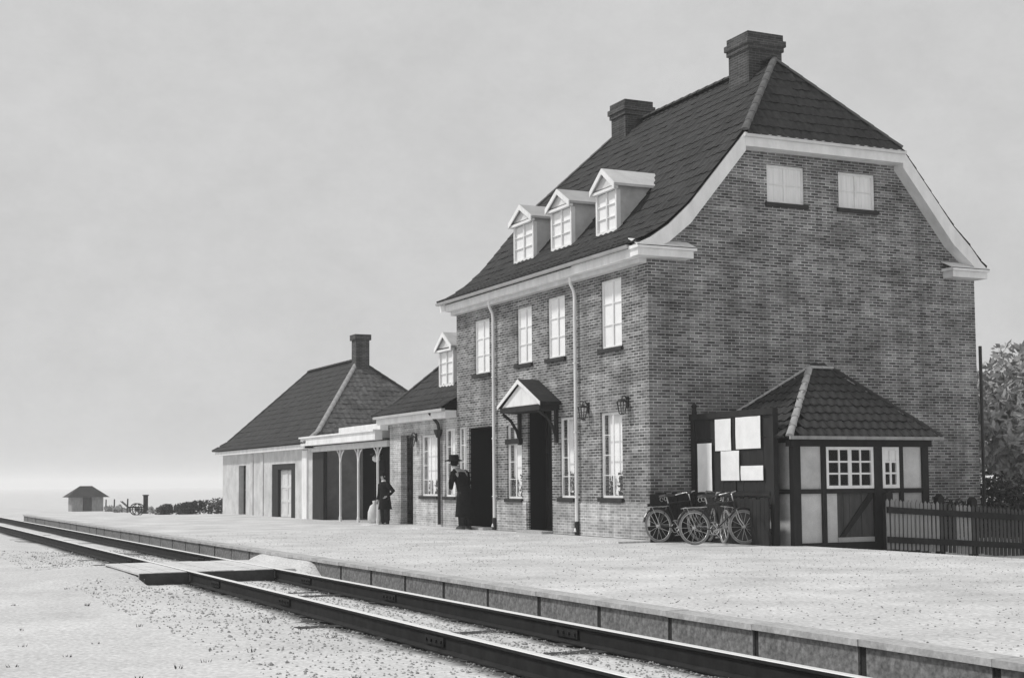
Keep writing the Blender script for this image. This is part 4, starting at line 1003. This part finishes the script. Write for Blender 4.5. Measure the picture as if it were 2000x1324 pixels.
    for sd, (ex, ey, ez_), (hx_, hy, hz) in ((1, elbow[0], elbow[1]), (-1, elbow[2], elbow[3])):
        q = MB(); q.tube([(L1+.0, sd*.14, 1.42), (L1+.01, sd*.2, 1.39), (ex, sd*ey, ez_), (ex+(hx_-ex)*.5, sd*(ey+(hy-ey)*.5), ez_+(hz-ez_)*.5), (hx_, sd*hy, hz)], [.07, .082, .07, .062, .055], 10); q.build('sleeve', 'cloth', coat, True, shift=Vector((0, 0, 0)))
    q = MB(); q.lathe([(.08, 1.485), (.082, 1.50), (.07, 1.545), (.062, 1.55)], L2+lean*.1, 0, 12); q.build('collar', 'collar', p, True, shift=Vector((0, 0, 0)))
    for sd in (1, -1):
        q = MB(); q.tube([(0, sd*.09, .92), (.03, sd*.10, .50), (0, sd*.10, .08)], [.12, .09, .085], 10); q.build('trouser_leg', 'cloth2', p, True, shift=Vector((0, 0, 0)))
        q = MB(); q.add([(-.07, sd*.10-.045, 0), (.19, sd*.12-.05, 0), (.21, sd*.12, 0), (.19, sd*.12+.05, 0), (-.07, sd*.10+.045, 0), (-.07, sd*.10-.04, .1), (.08, sd*.11-.045, .09), (.2, sd*.12, .05), (.08, sd*.11+.045, .09), (-.07, sd*.10+.04, .1)],
              [(0, 4, 3, 2, 1), (5, 6, 7, 8, 9), (0, 1, 6, 5), (1, 2, 7, 6), (2, 3, 8, 7), (3, 4, 9, 8), (4, 0, 5, 9)]); q.build('shoe', 'leather', p, shift=Vector((0, 0, 0)))
    q = MB(); q.lathe([(hat_brim, 1.69), (hat_brim*1.0, 1.705), (.125, 1.74), (.125, 1.80), (.11, 1.85), (.05, 1.855)], L3+.005, 0, 20); q.build('hat', 'hat', p, True, shift=Vector((0, 0, 0)))
    return p
person('person in long dark coat and broad dark hat bending forward beside the wide dark doorway', (-0.50, 8.75, 0.05), rad(105), 0.36, ((.22, .26, 1.14), (.36, .16, 1.02), (.18, .25, 1.12), (.30, .2, 1.0)), .23, .30, 1.86)
person('person in dark coat with hand on hip standing at the near end of the veranda', (-0.45, 15.05, 0.0), rad(200), 0.06, ((-.05, .38, 1.16), (.08, .2, 1.0), (.02, .27, 1.12), (.1, .26, .88)), .12, .55, 1.55)

# ================================================================== VEGETATION
def leaf_cloud(pts_r, n, size, seed):
    g = np.random.default_rng(seed); V = []; F = []
    k = len(pts_r); w = np.array([r**2 for _, r in pts_r]); w = w/w.sum()
    idx = g.choice(k, n, p=w)
    for i in range(n):
        c, r = pts_r[idx[i]]; d = g.normal(size=3); d /= np.linalg.norm(d); rr = r*(0.55+0.5*g.random()**.6)
        p = np.array(c)+d*rr*np.array([1, 1, .85])
        a = g.normal(size=3); a /= np.linalg.norm(a); b = np.cross(a, g.normal(size=3)); b /= np.linalg.norm(b); s = size*g.uniform(.6, 1.4)
        q = len(V); V += [tuple(p-a*s), tuple(p+b*s*.45), tuple(p+a*s), tuple(p-b*s*.45)]; F.append((q, q+1, q+2, q+3))
    return V, F
def tree(x, y, z, h, cr_, n, seed, label, m='leafpale', cat='tree', name='tree'):
    g = random.Random(seed); t = thing(name, label, cat, (x, y, z), 'trees behind the station')
    q = MB(); q.tube([(x, y, z-.2), (x+.1, y, z+h*.25), (x-.05, y+.1, z+h*.5), (x, y, z+h*.8)], [.2*h/8, .16*h/8, .11*h/8, .04*h/8], 8)
    cl = []
    for i in range(22):
        a = g.uniform(0, 6.28); rr = cr_*g.uniform(.1, .8); zz = z+h*g.uniform(.22, .88); c = (x+rr*math.cos(a), y+rr*math.sin(a), zz); cl.append((c, cr_*g.uniform(.3, .5)))
        if i < 7: q.tube([(x, y, z+h*(.25+.05*i)), ((x+c[0])/2, (y+c[1])/2, (z+h*.3+zz)/2), c], [.07*h/8, .05*h/8, .02*h/8], 5)
    q.build('trunk', 'bark', t)
    V, F = leaf_cloud(cl, n, .2*h/8, seed); q = MB(); q.v = V; q.f = F; q.mi = [0]*len(F); q.build('crown', m, t)
    return t
tree(14.6, 8.5, -.3, 5.6, 2.1, 8000, 1, 'pale bushy tree nearest the right side of the brick gable')
tree(19.0, 14.5, -.4, 6.6, 2.8, 9000, 2, 'taller pale tree farther behind the right side of the gable')
tree(18.0, 7.0, -.4, 5.4, 2.4, 8000, 3, 'lower pale tree at the far right edge behind the fence')
tree(24.0, 13.0, -.4, 6.6, 2.8, 8000, 4, 'pale tree standing farthest right, behind the lower tree')
def shrub(x, y, z, w, h, n, seed, label, m='leaf', ls=.07, group='dark shrubs beyond the platform'):
    g = random.Random(seed); t = thing('shrub', label, 'shrub', (x, y, z), group)
    cl = [((x+g.uniform(-.5, .5)*w, y+g.uniform(-.4, .4)*w, z+h*g.uniform(.3, .62)), h*g.uniform(.28, .42)) for _ in range(9)]
    q = MB()
    for c, r in cl: q.tube([(x+(c[0]-x)*.2, y+(c[1]-y)*.2, z-.1), c], [.03, .01], 5)
    q.build('stem', 'bark', t)
    V, F = leaf_cloud(cl, n, ls, seed); V = [(a, b, max(c, z+.01)) for a, b, c in V]
    q = MB(); q.v = V; q.f = F; q.mi = [0]*len(F); q.build('foliage', m, t)
shrub(3.45, 50.0, -.45, 1.5, 1.35, 2600, 11, 'tallest dark rounded shrub beside the far end of the goods shed')
shrub(2.45, 52.5, -.48, 1.6, 1.15, 2200, 12, 'middle dark shrub in the low clump beyond the goods shed')
shrub(1.5, 55.5, -.5, 1.4, .85, 1600, 13, 'lowest dark shrub at the left end of the clump')
shrub(10.7, 0.8, -.55, 1.8, 2.3, 3600, 14, 'dark bush behind the picket fence at the gable corner', group='dark bushes behind the picket fence')
shrub(12.6, -.6, -.55, 1.9, 1.7, 3000, 15, 'dark bush behind the far right end of the picket fence', group='dark bushes behind the picket fence')

shrub(6.4, -1.6, -.4, 1.0, 1.35, 2600, 16, 'dark bush behind the picket fence just right of the shed', group='dark bushes behind the picket fence')
shrub(8.0, -1.9, -.5, 1.2, 1.3, 2600, 17, 'low dark bush behind the picket fence below the gable corner', group='dark bushes behind the picket fence')

# ================================================================== FAR THINGS ON THE LEFT
hx, hy = 3.35, 100.0; hz = float(ground_z(np.array(hx), np.array(hy)))
ht = thing('field_hut', 'small far-off hut with wide dark hipped roof standing in the open field', 'hut', (hx, hy, hz))
q = MB(); P = FY(hy-1.0); wall_mesh(q, P, hx-1.3, hx+1.3, hz-.3, hz+1.3, [(hx-.4, hx+.35, hz, hz+1.2)], .12)
for xx in (hx-1.3, hx+1.3): q.poly([(xx, hy-1.0, hz-.3), (xx, hy+1.0, hz-.3), (xx, hy+1.0, hz+1.3), (xx, hy-1.0, hz+1.3)])
q.poly([(hx-1.3, hy+1.0, hz-.3), (hx+1.3, hy+1.0, hz-.3), (hx+1.3, hy+1.0, hz+1.3), (hx-1.3, hy+1.0, hz+1.3)]); q.build('wall', 'palewood', ht)
q = MB(); e = [(hx-1.75, hy-1.5, hz+1.2), (hx+1.75, hy-1.5, hz+1.2), (hx+1.75, hy+1.5, hz+1.2), (hx-1.75, hy+1.5, hz+1.2)]; r1, r2 = (hx-.5, hy, hz+2.15), (hx+.5, hy, hz+2.15)
q.poly([e[0], e[1], r2, r1]); q.poly([e[2], e[3], r1, r2]); q.poly([e[1], e[2], r2]); q.poly([e[3], e[0], r1]); q.poly(e); q.build('roof', 'tile', ht)
q = MB(); q.box(hx-.38, hx+.33, hy-.95, hy-.9, hz, hz+1.18); q.build('door', 'midwood', ht)
for i, (px_, py_, w_, h_) in enumerate(((4.1, 92., 1.3, .6), (3.3, 82., 1.2, .55), (3.1, 72., 1.0, .5), (1.75, 60., 1.1, .6))):
    shrub(px_, py_, float(ground_z(np.array(px_), np.array(py_)))-.05, w_, h_, 500, 30+i, ['low scrubby tuft nearest the far field hut', 'low scrubby tuft second from the far field hut', 'low scrubby tuft beyond the dark marker post', 'low scrubby tuft between marker post and dark shrubs'][i], m='leafpale', ls=.09, group='scrubby tufts in the far field')
# short dark post
def zg(x, y): return float(ground_z(np.array(float(x)), np.array(float(y))))
x, yv = 2.35, 68.0; z = zg(x, yv)
ps = thing('marker_post', 'stout dark post standing alone beyond the platform end', 'post', (x, yv, z))
q = MB(); q.box(x-.13, x+.13, yv-.13, yv+.13, z-.3, z+1.15); q.build('shaft', 'darkwood', ps)
q = MB(); q.prism([(x-.17, yv-.17, z+1.15), (x+.17, yv-.17, z+1.15), (x+.17, yv+.17, z+1.15), (x-.17, yv+.17, z+1.15)], (0, 0, .07)); q.build('cap', 'darkwood', ps)
# hand cart with one big wheel seen side on
x, yv = -0.75, 54.0; z = zg(x, yv)
hc = thing('hand_cart', 'spindly two-wheeled hand cart left standing beyond the platform end', 'cart', (x, yv, z))
for s in (-.35, .35):
    q = MB(); q.tube([(x+.32*math.cos(2*math.pi*i/18), yv+s, z+.34+.32*math.sin(2*math.pi*i/18)) for i in range(18)], .028, 5, True)
    for i in range(8): q.tube([(x, yv+s, z+.34), (x+.31*math.cos(i*.785), yv+s, z+.34+.31*math.sin(i*.785))], .014, 4)
    q.build('wheel', 'darkwood', hc)
q = MB(); q.tube([(x, yv-.4, z+.34), (x, yv+.4, z+.34)], .03, 6); q.box(x-.5, x+.45, yv-.28, yv+.28, z+.42, z+.47); q.build('bed', 'darkwood', hc)
for s in (-.24, .24): q = MB(); q.tube([(x+.45, yv+s, z+.45), (x-.5, yv+s, z+.48), (x-.85, yv+s, z+.8)], .025, 5); q.build('shaft', 'darkwood', hc)
q = MB(); q.tube([(x+.43, yv-.26, z+.47), (x+.46, yv-.26, z+.95), (x+.46, yv+.26, z+.95), (x+.43, yv+.26, z+.47)], .022, 5); q.build('end_hoop', 'darkwood', hc)
# stub posts of a field fence
for i, (px_, py_) in enumerate(((3.7, 88.0), (2.95, 78.0), (4.2, 95.0))):
    z = zg(px_, py_); q = MB(); q.tube([(px_, py_, z-.2), (px_+.03, py_, z+1.0)], [.07, .055], 6)
    o = q.build('field_post', 'midwood', None, shift=Vector((px_, py_, z))); tag(o, ('middle of three thin posts in the field right of the far hut', 'thin field post farthest from the hut, towards the hand cart', 'thin field post closest to the far hut')[i], 'post', 'posts in the field')

# thin summer haze over the whole plain
q = MB(); q.box(-2560, 2560, -430, 2860, -5.0, 14.5)
hz_ = q.build('haze', 'haze_air' if 'haze_air' in MT else 'white'); hz_['kind'] = 'stuff'; hz_['label'] = 'thin pale haze over the plain'
HM = bpy.data.materials.new('haze_air'); HM.use_nodes = True
for n in list(HM.node_tree.nodes): HM.node_tree.nodes.remove(n)
ho = HM.node_tree.nodes.new('ShaderNodeOutputMaterial'); hv = HM.node_tree.nodes.new('ShaderNodeVolumePrincipled')
hv.inputs['Density'].default_value = 0.0007; hv.inputs['Color'].default_value = (1, 1, 1, 1); hv.inputs['Anisotropy'].default_value = 0.2
HM.node_tree.links.new(hv.outputs[0], ho.inputs['Volume'])
hz_.data.materials.clear(); hz_.data.materials.append(HM)
